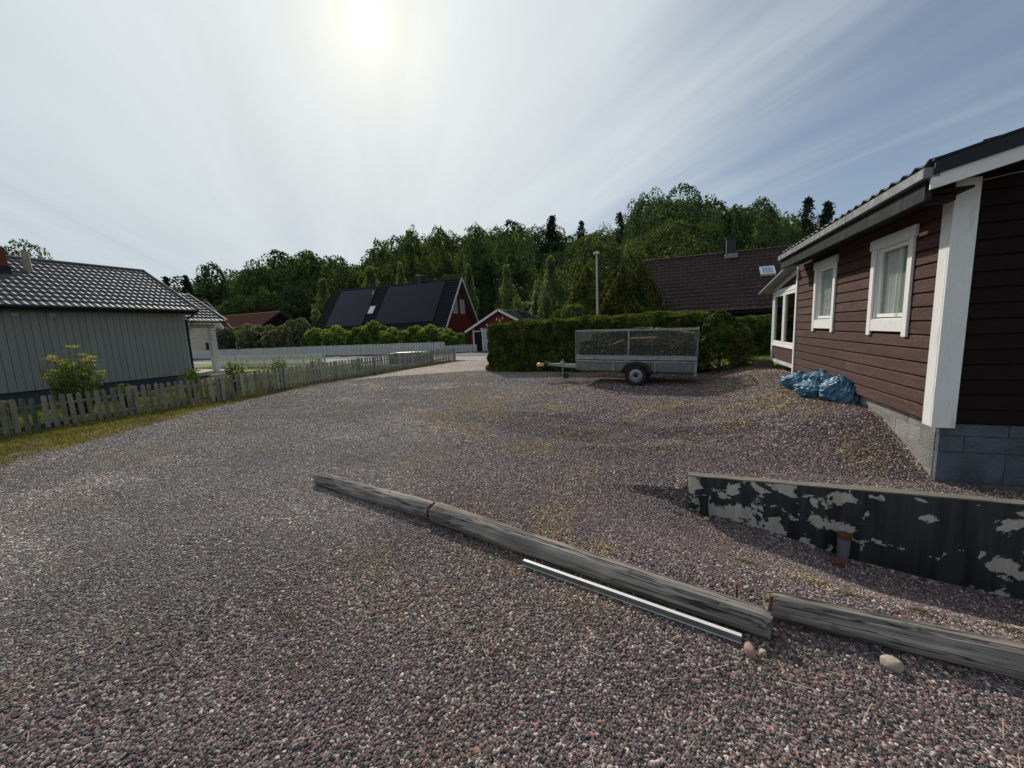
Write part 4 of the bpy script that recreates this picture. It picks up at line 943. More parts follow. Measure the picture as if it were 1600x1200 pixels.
# rake boards on the gable
def rake(name, mat, y0, y1, dz0, dz1, x0, x1, **k):
    f = lambda x: (x - EX) * math.tan(SLP)
    mb = MB(); mb.hexa([(x0, y0, 1.06 + dz0 + f(x0)), (x1, y0, 1.06 + dz0 + f(x1)), (x1, y1, 1.06 + dz0 + f(x1)), (x0, y1, 1.06 + dz0 + f(x0)),
                        (x0, y0, 1.06 + dz1 + f(x0)), (x1, y0, 1.06 + dz1 + f(x1)), (x1, y1, 1.06 + dz1 + f(x1)), (x0, y1, 1.06 + dz1 + f(x0))]); mb.build(name, mat, bh, **k)
rake('rake_board', mWhite, EY0 + .012, EY0 + .036, .005, .135, EX - .03, 5.7, bevel=.003)
rake('rake_flashing', mBlackMetal, EY0 - .012, EY0 + .01, .120, .235, EX - .02, 5.7, bevel=.003)
rake('rake_cap', mBlackMetal, EY0 - .020, EY0 + .10, .237, .255, EX - .035, 5.7)
rake('gable_soffit', mBrownShade, EY0 + .038, HY - .03, .07, .09, EX + .02, 5.7)
box('rafter_end', mBrownCore, EX + .05, HX - .09, EY0 + .24, HY - .05, .99, 1.052, bh)
mb = MB(); mb.tube([(HX + .13, HY - .035, 1.16), (HX + .35, HY - .05, 1.185), (HX + .8, HY - .04, 1.215), (HX + 1.6, HY - .04, 1.25)], .003, 5); mb.build('cable', mWhiteOld, bh)
box('hornet_patch', mPlank, HX - .02, HX - .001, 5.50, 5.63, .80, .835, bh, bevel=.006)

# ---- glazed porch at the far end of the brown house
pc = house('glazed_porch', (HX, 10, -1.2), 'small glazed lean-to porch with white window frames on the far end of the brown house', 'porch')
PX = HX + .015; PY0, PY1 = YF + .01, 11.86
mb = MB(); mb.box(PX, PX + .06, PY0, PY1, -.98, -.66); mb.build('lower_panel', mBrown, pc)
box('floor_beam', mWhiteOld, PX - .03, PX + .05, PY0, PY1 + .02, -1.06, -.985, pc, bevel=.004)
box('floor', mDeck, PX + .07, PX + 2.6, PY0, PY1, -1.03, -.99, pc)
box('post', mWhite, PX - .03, PX + .06, PY1 - .085, PY1, -.98, .60, pc, bevel=.004)
box('sill_beam', mWhite, PX - .035, PX + .05, PY0, PY1 - .09, -.655, -.60, pc, bevel=.004)
box('head_beam', mWhite, PX - .03, PX + .05, PY0, PY1 - .0, .605, .70, pc, bevel=.004)
for k, (a, b) in enumerate([(PY0 + .01, PY0 + .92), (PY0 + .94, PY1 - .09)]):
    mb = MB(); t = .075
    mb.box(PX - .02, PX + .04, a, a + t, -.595, .60); mb.box(PX - .02, PX + .04, b - t, b, -.595, .60); mb.box(PX - .02, PX + .04, a + t, b - t, -.595, -.53); mb.box(PX - .02, PX + .04, a + t, b - t, .535, .60)
    w = mb.build('window', mWhite, pc, bevel=.003); box('pane', mGlassDark, PX + .008, PX + .012, a + t - .002, b - t + .002, -.532, .537, w)
slope = lambda y: 1.02 - (y - PY0) * .145
mb = MB(); mb.hexa([(PX, PY0, .702), (PX + .05, PY0, .702), (PX + .05, PY1, .702), (PX, PY1, .702), (PX, PY0, slope(PY0) - .04), (PX + .05, PY0, slope(PY0) - .04), (PX + .05, PY1, .72), (PX, PY1, .72)]); mb.build('gable_panel', mBrown, pc)
mb = MB(); y2 = PY1 + .05
mb.hexa([(PX - .03, PY0, slope(PY0) - .10), (PX - .004, PY0, slope(PY0) - .10), (PX - .004, y2, slope(y2) - .10), (PX - .03, y2, slope(y2) - .10), (PX - .03, PY0, slope(PY0)), (PX - .004, PY0, slope(PY0)), (PX - .004, y2, slope(y2)), (PX - .03, y2, slope(y2))]); mb.build('rake_board', mWhite, pc)
mb = MB(); y2 = PY1 + .55
mb.hexa([(PX - .25, PY0, slope(PY0) + .005), (PX + 2.9, PY0, slope(PY0) + .005), (PX + 2.9, y2, slope(y2) + .005), (PX - .25, y2, slope(y2) + .005), (PX - .25, PY0, slope(PY0) + .045), (PX + 2.9, PY0, slope(PY0) + .045), (PX + 2.9, y2, slope(y2) + .045), (PX - .25, y2, slope(y2) + .045)]); mb.build('roof', mGutter, pc)
box('back_wall', mInside, PX + 2.5, PX + 2.56, PY0, PY1, -.98, .6, pc); box('far_wall', mInside, PX + .07, PX + 2.5, PY1 - .06, PY1 - .001, -.98, -.5, pc)
box('pier', mBlockRaw, PX + .2, PX + .35, PY0 + .1, PY0 + .25, -1.6, -1.03, pc); box('pier', mBlockRaw, PX + .2, PX + .35, PY1 - .3, PY1 - .15, -1.6, -1.03, pc)
st = MB(); st.box(PX - .35, PX + .02, 11.75, 12.1, -1.45, -1.03); tag(st.build('porch_step', mStep, None, bevel=.01), 'dark old timber step at the outer corner of the glazed porch', 'step')

# ---- grey-green boarded house on the left
gh = house('boarded_house', (-20.18, 11.2, -1.6), 'grey green house of vertical boards under a glossy black tiled roof')
LX, LZ0, LZ1, LYE = -20.18, -1.30, 1.50, 11.26
mb = MB(); mb.box(LX - 6.3, LX - .02, -3, LYE, LZ0 - .02, LZ1); mb.poly([(LX - 6.3, LYE - .01, LZ1), (LX - .02, LYE - .01, LZ1), (-23.4, LYE - .01, 3.4)]); mb.build('wall', mMortar, gh)
bm_ = MB().box(LX - .018, LX + .006, .005, .192, LZ0, LZ1 - .02).mesh('board', mGrey, bevel=.004)
y = LYE - .13 - .198; k = 0
while y > 3.4: link('board', bm_, gh, loc=(rng.uniform(-.002, .002), y, rng.uniform(-.004, .004))); y -= .198
mb = MB()
while y > -3: mb.box(LX - .018, LX + .006, y + .005, y + .192, LZ0, LZ1 - .02); y -= .198
tag(mb.build('remaining_boards', mGrey, gh), kind='stuff')
box('corner_board', mGreyPale, LX - .016, LX + .016, LYE - .125, LYE + .02, LZ0 - .01, LZ1 - .02, gh, bevel=.004)
box('plinth', mBase, LX - 6.2, LX - .05, -2.9, LYE - .05, -2.2, LZ0 - .022, gh)
tanL = math.tan(math.radians(29)); eX, eZ = -19.73, 1.56; upL = np.array([-math.cos(math.radians(29)), 0, math.sin(math.radians(29))])
RY0, RY1 = -3.2, 11.59; SL = (23.42 - 19.73) / math.cos(math.radians(29))
V, Fc = roof_sheet((eX, RY0, eZ), (0, 1, 0), upL, RY1 - RY0, SL, .20, .35, .030, .008, 7, 1.0)
tag(link('tiled_slope', mesh_np('tiled_slope', V, Fc, mRoofL, True), gh), kind='stuff')
V, Fc = roof_sheet((-27.11, RY0, eZ), (0, 1, 0), (-upL[0], 0, upL[2]), RY1 - RY0, SL, .37, .35, .03, .02, 4)
tag(link('back_slope', mesh_np('back_slope', V, Fc, mRoofL, True), gh), kind='stuff')
mb = MB(); mb.tube([(-23.42, RY0, eZ + SL * upL[2] + .01), (-23.42, RY1 + .02, eZ + SL * upL[2] + .01)], .085, 10); mb.build('ridge_cap', mRoofL, gh, smooth=True)
mb = MB(); mb.bar((eX + .02, RY1 + .012, eZ + .03), (-23.42, RY1 + .012, eZ + SL * upL[2] + .04), .02, .10); mb.bar((-27.1, RY1 + .012, eZ + .03), (-23.42, RY1 + .012, eZ + SL * upL[2] + .04), .02, .10); mb.build('verge_flashing', mGutter, gh)
box('gutter', mBlackMetal, eX - .02, eX + .11, RY0, RY1 - .02, eZ - .10, eZ + .0, gh, bevel=.02)
box('fascia', mBlackMetal, eX - .05, eX - .022, RY0, RY1 - .04, eZ - .17, eZ - .005, gh)
box('soffit', mMortar, LX + .02, eX - .055, RY0, RY1 - .05, eZ - .16, eZ - .145, gh)
mb = MB(); mb.tube([(eX + .04, RY1 - .25, eZ - .1), (eX + .02, RY1 - .25, eZ - .22), (LX + .06, LYE - .02, eZ - .45), (LX + .06, LYE - .02, -1.62)], .04, 10); mb.build('downpipe', mBlackMetal, gh, smooth=True)
for y in (6.25, 7.12): box('wall_vent', mGreyPale, LX + .008, LX + .035, y - .08, y + .09, 1.20, 1.34, gh, bevel=.004)
def on_roofL(y, s): return (eX + upL[0] * s, y, eZ + upL[2] * s)
p = on_roofL(6.85, 2.9); ch = box('chimney', mRedBrick, p[0] - .28, p[0] + .28, 6.2, 6.92, p[2] - .4, p[2] + .78, gh, bevel=.01)
box('chimney_flashing', mBlackMetal, p[0] - .3, p[0] + .32, 6.17, 6.96, p[2] - .4, p[2] + .12, ch)
p = on_roofL(7.5, 3.0); mb = MB(); mb.tube([(p[0], 7.5, p[2] - .1), (p[0], 7.5, p[2] + .72)], [.12, .10], 12); mb.build('vent_pipe', mPipe, gh, smooth=True)

# porch of the grey house
gp = house('garden_porch', (-22.5, 13, -1.6), 'open porch with black roof and white clad corner column beside the grey green house', 'porch')
V, Fc = roof_sheet((-22.15, 11.62, 1.20), (0, 1, 0), upL, 14.30 - 11.62, 3.4, .2, .35, .032, .028, 6, 1.2)
tag(link('roof', mesh_np('roof', V, Fc, mRoofL, True), gp), kind='stuff')
mb = MB(); mb.bar((-22.12, 14.32, 1.23), (-22.15 + upL[0] * 3.4, 14.32, 1.20 + upL[2] * 3.4 + .03), .03, .09); mb.build('verge_flashing', mGutter, gp)
box('gutter', mBlackMetal, -22.15, -22.04, 11.62, 14.28, 1.10, 1.18, gp, bevel=.01)
box('beam', mWhiteOld, -22.75, -22.55, 11.4, 13.9, .86, 1.06, gp)
col_ = MB(); col_.box(-22.72, -22.48, 13.62, 13.86, -1.40, .86); cc = col_.build('column', mWhiteOld, gp)
cb = MB()
for k in range(17): cb.box(-22.735, -22.465, 13.605, 13.875, -1.38 + k * .132, -1.38 + k * .132 + .11)
cb.build('cladding', mWhite, cc)
dk = MB()
for k in range(15): dk.box(-25.5, -22.0, 11.35 + k * .2, 11.35 + k * .2 + .185, -1.46, -1.41)
d = dk.build('deck', mDeck, gp); box('deck_skirt', mWhiteOld, -22.03, -21.98, 11.3, 14.4, -1.60, -1.47, gp); box('lower_step', mDeck, -21.95, -21.6, 12.8, 15.3, -1.66, -1.56, gp)
mb = MB(); mb.bar((-22.3, 14.1, -.85), (-22.3, 15.2, -1.45), .05, .05); mb.bar((-22.3, 14.1, -.85), (-22.3, 14.1, -1.45), .06, .05); mb.build('handrail', mWhite, gp)
mb = MB(); mb.bar((-22.6, 13.4, .80), (-22.6, 12.4, .10), .07, .07, (1, 0, 0)); mb.build('brace', mWhite, gp)

# ---- beige gabled house with white verge, behind the porch
be = house('beige_house', (-40, 25, -1.6), 'beige rendered gable with white verge boards seen behind the porch column')
def gable_house(root, x0, x1, y0, y1, zg, ze, zr, wall, roofm, vergem, axis='x', over=.35, rise=None, pitch=.3, thick=.10, verge=.16, amp=.02):
    """box with gable roof; ridge along axis"""
    mb = MB()
    if axis == 'x':
        mb.box(x0, x1, y0, y1, zg, ze); ym = (y0 + y1) / 2
        for x in (x0, x1): mb.poly([(x, y0, ze), (x, y1, ze), (x, ym, zr - thick)])
        mb.build('wall', wall, root); tn = (zr - ze) / (ym - y0); sl = math.hypot(ym - y0 + over, (ym - y0 + over) * tn)
        for s, nm in ((1, 'roof'), (-1, 'back_roof')):
            yy = y0 - over if s > 0 else y1 + over
            V, Fc = roof_sheet((x0 - over, yy, ze - over * tn), (1, 0, 0), (0, s, tn), x1 - x0 + 2 * over, sl, pitch, .34, amp, .022, 6)
            r = link(nm, mesh_np(nm, V, Fc, roofm, True), root); tag(r, kind='stuff')
            z0 = ze - over * tn - thick * 1.3
            u = MB(); u.hexa([(x0 - over + .01, yy, z0), (x1 + over - .01, yy, z0), (x1 + over - .01, ym, zr - thick * 1.3), (x0 - over + .01, ym, zr - thick * 1.3), (x0 - over + .01, yy, z0 + thick), (x1 + over - .01, yy, z0 + thick), (x1 + over - .01, ym, zr - thick * .3), (x0 - over + .01, ym, zr - thick * .3)]); u.build('roof_deck', vergem[1], root)
            for x in (x1 + over, x0 - over):
                v = MB(); v.bar((x, yy, z0 + thick * .6), (x, ym, zr - thick * .7), .04, verge, (0, 0, 1)); v.build('verge_board', vergem[0] if x > x0 else roofm, root)
    else:
        mb.box(x0, x1, y0, y1, zg, ze); xm = (x0 + x1) / 2
        for y in (y0, y1): mb.poly([(x0, y, ze), (x1, y, ze), (xm, y, zr - thick)])
        mb.build('wall', wall, root); tn = (zr - ze) / (xm - x0); sl = math.hypot(xm - x0 + over, (xm - x0 + over) * tn)
        for s, nm in ((1, 'roof'), (-1, 'back_roof')):
            xx = x0 - over if s > 0 else x1 + over
            V, Fc = roof_sheet((xx, y0 - over, ze - over * tn), (0, 1, 0), (s, 0, tn), y1 - y0 + 2 * over, sl, pitch, .34, amp, .022, 6)
            r = link(nm, mesh_np(nm, V, Fc, roofm, True), root); tag(r, kind='stuff')
            z0 = ze - over * tn - thick * 1.3; a, b = y0 - over + .01, y1 + over - .01
            u = MB(); u.hexa([(xx, a, z0), (xm, a, zr - thick * 1.3), (xm, b, zr - thick * 1.3), (xx, b, z0), (xx, a, z0 + thick), (xm, a, zr - thick * .3), (xm, b, zr - thick * .3), (xx, b, z0 + thick)]); u.build('roof_deck', vergem[1], root)
            for y in (y0 - over, y1 + over):
                v = MB(); v.bar((xx, y, z0 + thick * .6), (xm, y, zr - thick * .7), .04, verge, (0, 0, 1)); v.build('verge_board', vergem[0], root)
def window(root, face, a, b, c, z0, z1, fm, bars=1, glass=None):
    """simple framed window; face 'x': plane x=c spanning y a..b, face 'y': plane y=c spanning x a..b. c is on the outside of the wall"""
    s = .05; f = MB(); g = glass or mGlassDark; t = .09
    def bx(p0, p1, q0, q1, d0, d1, mb):
        if face == 'y': mb.box(p0, p1, c - d1, c - d0, q0, q1)
        else: mb.box(c + d0, c + d1, p0, p1, q0, q1)
    bx(a, a + t, z0, z1, .002, s, f); bx(b - t, b, z0, z1, .002, s, f); bx(a + t, b - t, z0, z0 + t, .002, s, f); bx(a + t, b - t, z1 - t, z1, .002, s, f)
    for k in range(bars):
        m = a + (b - a) * (k + 1) / (bars + 1); bx(m - .035, m + .035, z0 + t, z1 - t, .002, s - .008, f)
    w = f.build('window', fm, root); p = MB(); bx(a + t, b - t, z0 + t, z1 - t, .004, .02, p); p.build('pane', mSkyG if glass is None else glass, w); return w
# beige gable faces the yard
q0 = at_y(311, 471, 30.5); q1 = at_y(360, 524, 30.5)
hw = q1[0] - q0[0]
gable_house(be, q0[0] - hw + .45, q1[0] - .45, 30.9, 31.1, -1.6, q1[2] + .45 * (q0[2] - q1[2]) / hw, q0[2], mBeige, mRoofRed, (mWhite, mGutter), 'y', .3, amp=.015)
a = at_y(321, 535, 30.9); b = at_y(334, 557, 30.9)
window(be, 'y', a[0], b[0], 30.9, max(b[2], -1.5), a[2], mGutter, 0, mBlackHole)
box('balcony_rail', mWhite, a[0] - .6, b[0] + .5, 30.2, 30.26, a[2] - 1.35, a[2] - 1.15, be)
# ---- low house with dark red roof
rr = house('low_red_roof_house', (-45, 34, -1.6), 'long low roof of dark red tiles above the shrub row')
e0 = at_y(345, 515, 31.7); e1 = at_y(455, 505, 31.7); r0 = at_y(335, 487, 34.3); r1 = at_y(436, 486, 34.3)
ze = float(at_y(440, 506, 31.7)[2]); zr = float(r1[2])
gable_house(rr, r0[0] - 1.0, r1[0] - .1, 32.0, 36.6, -1.6, ze + .3 * (zr - ze) / 2.6, zr, mBrownShade, mRoofRed, (mRoofRed, mGutter), 'x', .3, amp=.03, verge=.12)
# ---- red house with solar panels
so = house('solar_roof_house', (-28, 36, -1.6), 'red house with a steep black roof covered in solar panels and white gable boards')
sy0, sy1, sxr, sxl = 33.95, 40.4, -20.45, -37.0; sze, szr = 1.34, 5.74
gable_house(so, sxl, sxr, sy0, sy1, -1.6, sze, szr, mRed, mRoofDark, (mWhite, mGalvDull), 'x', .5, pitch=.3, verge=.20, amp=.012)
tn = (szr - sze) / ((sy1 - sy0) / 2); sang = math.atan(tn); ym = (sy0 + sy1) / 2
def on_s(x, s, h=.06): return Vector((x, sy0 - .5 + s * math.cos(sang) - h * math.sin(sang), sze - .5 * tn + s * math.sin(sang) + h * math.cos(sang)))
pw_, ph_ = 1.04, 1.72
def panel_mesh():
    mb = MB(); A = [on_s(.004, .0, .06), on_s(pw_ - .004, .0, .06), on_s(pw_ - .004, ph_ - .006, .06), on_s(.004, ph_ - .006, .06)]; o = on_s(0, 0, 0)
    B = [on_s(.004, .0, .10), on_s(pw_ - .004, .0, .10), on_s(pw_ - .004, ph_ - .006, .10), on_s(.004, ph_ - .006, .10)]
    mb.hexa([q - o for q in A] + [q - o for q in B]); me = mb.mesh('solar_panel', mSolarF); me.materials.append(mSolar)
    C = [on_s(.012, .01, .103), on_s(pw_ - .012, .01, .103), on_s(pw_ - .012, ph_ - .02, .103), on_s(.035, ph_ - .02, .103)]
    bm = bmesh.new(); bm.from_mesh(me); f = bm.faces.new([bm.verts.new(q - o) for q in C]); f.material_index = 1; bm.to_mesh(me); bm.free(); return me
pm = panel_mesh()
for nx, x0 in ((7, -29.0), (5, -35.9)):
    for i in range(nx):
        for j in range(3): link('solar_panel', pm, so, loc=on_s(x0 + i * pw_, .72 + j * ph_, 0))
mb = MB(); A = [on_s(x, s, .05) for x, s in ((-30.55, 2.2), (-29.75, 2.2), (-29.75, 3.3), (-30.55, 3.3))]; B = [on_s(x, s, .14) for x, s in ((-30.55, 2.2), (-29.75, 2.2), (-29.75, 3.3), (-30.55, 3.3))]; mb.hexa(A + B)
sk = mb.build('skylight', mGutter, so); mb = MB(); mb.poly([on_s(x, s, .145) for x, s in ((-30.47, 2.28), (-29.83, 2.28), (-29.83, 3.22), (-30.47, 3.22))]); mb.build('pane', mCurtain, sk)
box('chimney', mChim, -25.3, -24.8, ym - .3, ym + .3, szr - .6, szr + .62, so); 
mb = MB(); mb.box(-25.35, -24.75, ym - .35, ym + .4, szr + .63, szr + .68); mb.build('chimney_cap', mWhiteOld, so)
mb = MB(); p = on_s(-30.9, 5.0, 0); mb.tube([p, p + Vector((0, 0, .45))], .1, 8); mb.build('roof_vent', mWhiteOld, so)
for a in (35.75, 37.35): window(so, 'x', a, a + .85, sxr, 2.05, 3.5, mWhite, 1)
# ---- red garage
ga = house('red_garage', (-13, 33, -1.6), 'small red garage with white verge boards and a dark open doorway', 'garage')
gable_house(ga, -15.75, -10.2, 30.4, 36.5, -1.62, .33, 1.82, mRed, mRoofDark, (mWhite, mGutter), 'y', .38, verge=.17, amp=.015)
box('open_doorway', mBlackHole, -15.42, -14.70, 30.36, 30.395, -1.6, .03, ga)
mb = MB(); mb.box(-15.55, -15.43, 30.33, 30.398, -1.6, .3); mb.box(-14.69, -14.57, 30.33, 30.398, -1.6, .3); mb.box(-15.45, -14.67, 30.335, 30.398, .04, .12); mb.build('door_casing', mWhite, ga)
gd = box('garage_door', mGarDoor, -14.52, -11.9, 30.34, 30.39, -1.6, .28, ga)
mb = MB()
for k in range(12): mb.box(-14.50 + k * .207, -14.50 + k * .207 + .19, 30.322, 30.338, -1.58, .26)
mb.build('door_slats', mGarDoor, gd)
for k, (x, z) in enumerate(((-13.25, 1.05), (-12.98, .92), (-12.72, 1.12), (-14.2, .62), (-14.72, .30))):
    mb = MB(); mb.tube([(x, 30.39, z), (x, 30.34, z)], [.07, .06], 8); mb.box(x - .03, x + .03, 30.33, 30.36, z - .13, z - .04); mb.build('wall_ornament', mWhite, ga)
# ---- brown tiled house
bt = house('brown_roof_house', (4, 26, -1.6), 'house with a large brown tiled roof behind the clipped hedge')
by0, by1, bze, bzr = 23.3, 30.7, .86, 3.95
gable_house(bt, -1.2, 10.5, by0, by1, -1.6, bze, bzr, mBrownShade, mRoofBrown, (mBrownShade, mBrownShade), 'x', .4, pitch=.235, thick=.12, verge=.18, amp=.035)
bym = (by0 + by1) / 2; btn = (bzr - bze) / (bym - by0); ban = math.atan(btn)
def on_b(x, s, h=0.): return Vector((x, by0 - .4 + s * math.cos(ban) - h * math.sin(ban), bze - .4 * btn + s * math.sin(ban) + h * math.cos(ban)))
mb = MB()
for k in range(42): mb.tube([(-1.55 + k * .29, bym, bzr + .01), (-1.55 + k * .29 + .27, bym, bzr + .03)], [.085, .10], 8)
tag(mb.build('ridge_tiles', mRoofBrown, bt, smooth=True), kind='stuff')
c_ = box('chimney', mChim, 3.15, 3.62, bym - .45, bym + .0, bzr - .5, bzr + .78, bt, bevel=.01); box('chimney_cap', mChim, 3.10, 3.67, bym - .50, bym + .05, bzr + .781, bzr + .83, c_)
box('chimney_flashing', mGutter, 3.08, 3.70, bym - .62, bym + .07, bzr - .35, bzr - .10, c_)
mb = MB(); R_ = ((4.62, 2.75), (5.30, 2.75), (5.30, 3.45), (4.62, 3.45)); mb.hexa([on_b(x, s, .02) for x, s in R_] + [on_b(x, s, .16) for x, s in R_]); sk = mb.build('skylight', mWhite, bt)
mb = MB(); mb.poly([on_b(x, s, .164) for x, s in ((4.71, 2.84), (5.21, 2.84), (5.21, 3.36), (4.71, 3.36))]); mb.build('pane', mSkyG, sk)

# ------------------------------------------------------------------ fences
def picket_mesh(name, w, h, t, mat, n=5):
    mb = MB(); pts = [(-w / 2, 0), (w / 2, 0)]
    for k in range(n + 1):
        a = math.pi * k / n; pts.append((w / 2 * math.cos(a), h - w / 2 + w / 2 * math.sin(a)))
    i = len(pts); mb.v = [(x, -t / 2, z) for x, z in pts] + [(x, t / 2, z) for x, z in pts]
    mb.f = [tuple(range(i)), tuple(range(2 * i - 1, i - 1, -1))] + [(k, k + i, (k + 1) % i + i, (k + 1) % i) for k in range(i)]
    return mb.mesh(name, mat)
def fence(name, pts, gap, w, h, t, mat, label, lift=.04, rails=(.2, .6), posts=2.0, tilt=.03, mat2=None, split=1e9, drop=0.0, gf=Gz, lean=0):
    a = Vector(pts[0]); b = Vector(pts[1]); L_ = (b - a).length; d = (b - a) / L_; yaw = math.atan2(d[1], d[0])
    r = empty(name, (a[0], a[1], gf(a[0], a[1])), yaw); z0 = r.location.z; rg = random.Random(L_)
    me = picket_mesh('picket', w, h, t, mat); me2 = picket_mesh('picket', w, h, t, mat2) if mat2 else me
    s = 0.0
    while s < L_:
        p = a + d * s; z = gf(p[0], p[1]) - z0 + lift
        link('picket', me2 if s > split + rg.uniform(-1.2, 1.2) else me, r, loc=(s + rg.uniform(-.008, .008), -t * .5 - .016, z + rg.uniform(-.015, .015)), rot=(rg.uniform(-tilt, tilt) * .6, rg.uniform(-tilt, tilt) + lean, rg.uniform(-.04, .04))); s += gap
    ns = max(1, int(L_ / posts)); mr_ = mat2 or mat
    for zz in rails:
        for k in range(ns):
            s0, s1 = L_ * k / ns, L_ * (k + 1) / ns; p0, p1 = a + d * s0, a + d * s1
            MB().bar((s0, 0, gf(p0[0], p0[1]) - z0 + zz), (s1 - .01, 0, gf(p1[0], p1[1]) - z0 + zz), .028, .06).build('rail', mat if s0 < split else mr_, r)
    pm_ = MB().box(-.04, .04, .018, .09, -.25, h * .97).mesh('post', mat)
    for k in range(ns + 1):
        s = L_ * k / ns; p = a + d * s; link('post', pm_, r, loc=(s, 0, gf(p[0], p[1]) - z0))
    tag(r, label, 'fence'); return r
fence('picket_fence', ((-13.60, 1.6), (-12.02, 20.9)), .150, .088, .78, .02, mPicket, 'weathered grey picket fence with rounded tops along the left edge of the gravel', .0, (.17, .56), 1.95, .022, mPicketW, 7.0)
fence('white_picket_fence', ((-29.5, 17.75), (-19.0, 17.56)), .135, .08, .74, .02, mPicketWhite, 'low white picket fence round the small yellow green lawn', .06, (.2, .52), 1.6, .02)
fence('board_fence', ((-62.0, 28.8), (-17.2, 28.25)), .17, .13, .95, .02, mPicketWhite, 'long white board fence in front of the shrub row across the road', .03, (.25, .7), 3.0, .01)
fence('board_fence', ((-17.0, 28.2), (-14.9, 29.6)), .15, .12, .62, .02, mPicketWhite, 'short low white fence next to the red garage', .03, (.15, .42), 1.2, .01)
# covered stack behind the end of the picket fence
st = empty('covered_stack', (-14.3, 19.6, -1.62), .12); box('stack', mPlBlack, -1.2, 1.2, -.5, .5, 0, .60, st, bevel=.04); box('cover', mGutter, -.9, 1.05, -.42, .42, .601, .63, st, bevel=.015)
tag(st, 'low black stack with a pale shiny cover behind the far end of the picket fence', 'stack')

# ------------------------------------------------------------------ street lamp
sl = empty('street_lamp', (-3.25, 20.0, -1.6)); mb = MB(); mb.tube([(0, 0, 0), (0, 0, 2.6), (0, 0, 5.05)], [.065, .055, .042], 12); mb.build('pole', mLamp, sl, smooth=True)
mb = MB(); mb.tube([(0, 0, 5.05), (0, 0, 5.12), (0, 0, 5.20), (0, 0, 5.24)], [.05, .16, .15, .04], 16); mb.build('lamp_head', mLamp, sl, smooth=True)
tag(sl, 'slim pale green street lamp standing behind the clipped hedge', 'street lamp')

# ------------------------------------------------------------------ trailer
TR = empty('trailer', (-.76, 10.6, Gz(-.76, 10.6) + .0), math.radians(-4.5)); TR.rotation_euler.y = .021; tag(TR, 'galvanised box trailer with tall mesh sides loaded with garden waste', 'trailer')
x0, x1, y0, y1 = -1.64, 1.42, .10, 1.62; zb, zt, zc = .37, .60, 1.44
# lower steel sides and aluminium rails
for nm, a, b, c, d in (('side_panel', x0, x1, y0, y0 + .02), ('side_panel', x0, x1, y1 - .02, y1), ('front_panel', x0, x0 + .02, y0 + .02, y1 - .02), ('tailboard', x1 - .02, x1, y0 + .02, y1 - .02)):
    box(nm, mGalvDull, a, b, c, d, zb, zt - .005, TR)
for yy in (y0 - .018, y1 - .01):
    for za, zz in ((.600, .640), (.662, .745)): box('side_rail', mGalv, x0 - .01, x1 + .01, yy, yy + .045, za, zz, TR, bevel=.004)
for k, x in enumerate((-.62, .43)): box('stiffener', mGalv, x, x + .035, y0 - .02, y0 - .001, zb - .01, .598, TR)
box('floor', mGalvDull, x0 + .02, x1 - .02, y0 + .022, y1 - .022, zb + .02, zb + .04, TR)
# mesh cage
for nm, a, b in (('cage', (x0, y0), (x1, y0)), ('cage', (x0, y1), (x1, y1)), ('cage', (x0, y0), (x0, y1)), ('cage', (x1, y0), (x1, y1))):
    a = Vector((*a, 0)); b = Vector((*b, 0)); L_ = (b - a).length; d = (b - a) / L_; fr = MB()
    for s in ((0, L_ * .465, L_) if L_ > 2 else (0, L_)):
        p = a + d * s; fr.bar(p + Vector((0, 0, .62)), p + Vector((0, 0, zc)), .035, .035, (1, 0, 0))
    fr.bar(a + Vector((0, 0, zc)), b + Vector((0, 0, zc)), .03, .035); fr.bar(a + Vector((0, 0, .765)), b + Vector((0, 0, .765)), .025, .03); f_ = fr.build('cage_frame', mGalv, TR)
    w = MB(); s = .04
    while s < L_: p = a + d * s; w.tube([p + Vector((0, 0, .76)), p + Vector((0, 0, zc))], .0022, 4, False); s += .046
    z = .80
    while z < zc: w.tube([a + Vector((0, 0, z)), b + Vector((0, 0, z))], .0022, 4, False); z += .046
    tag(w.build('wire_mesh', mGalv, f_), kind='stuff')
box('mid_latch', mGalv, -.31, -.25, y0 - .03, y0 - .019, .60, .80, TR); box('rear_latch', mGalv, 1.08, 1.38, y0 - .028, y0 - .019, .675, .70, TR)
MB().bar((x1 - .02, y0 + .02, .62), (x1 - .02, y0 + .02, .27), .05, .05, (1, 0, 0)).build('rear_leg', mGalv, TR)
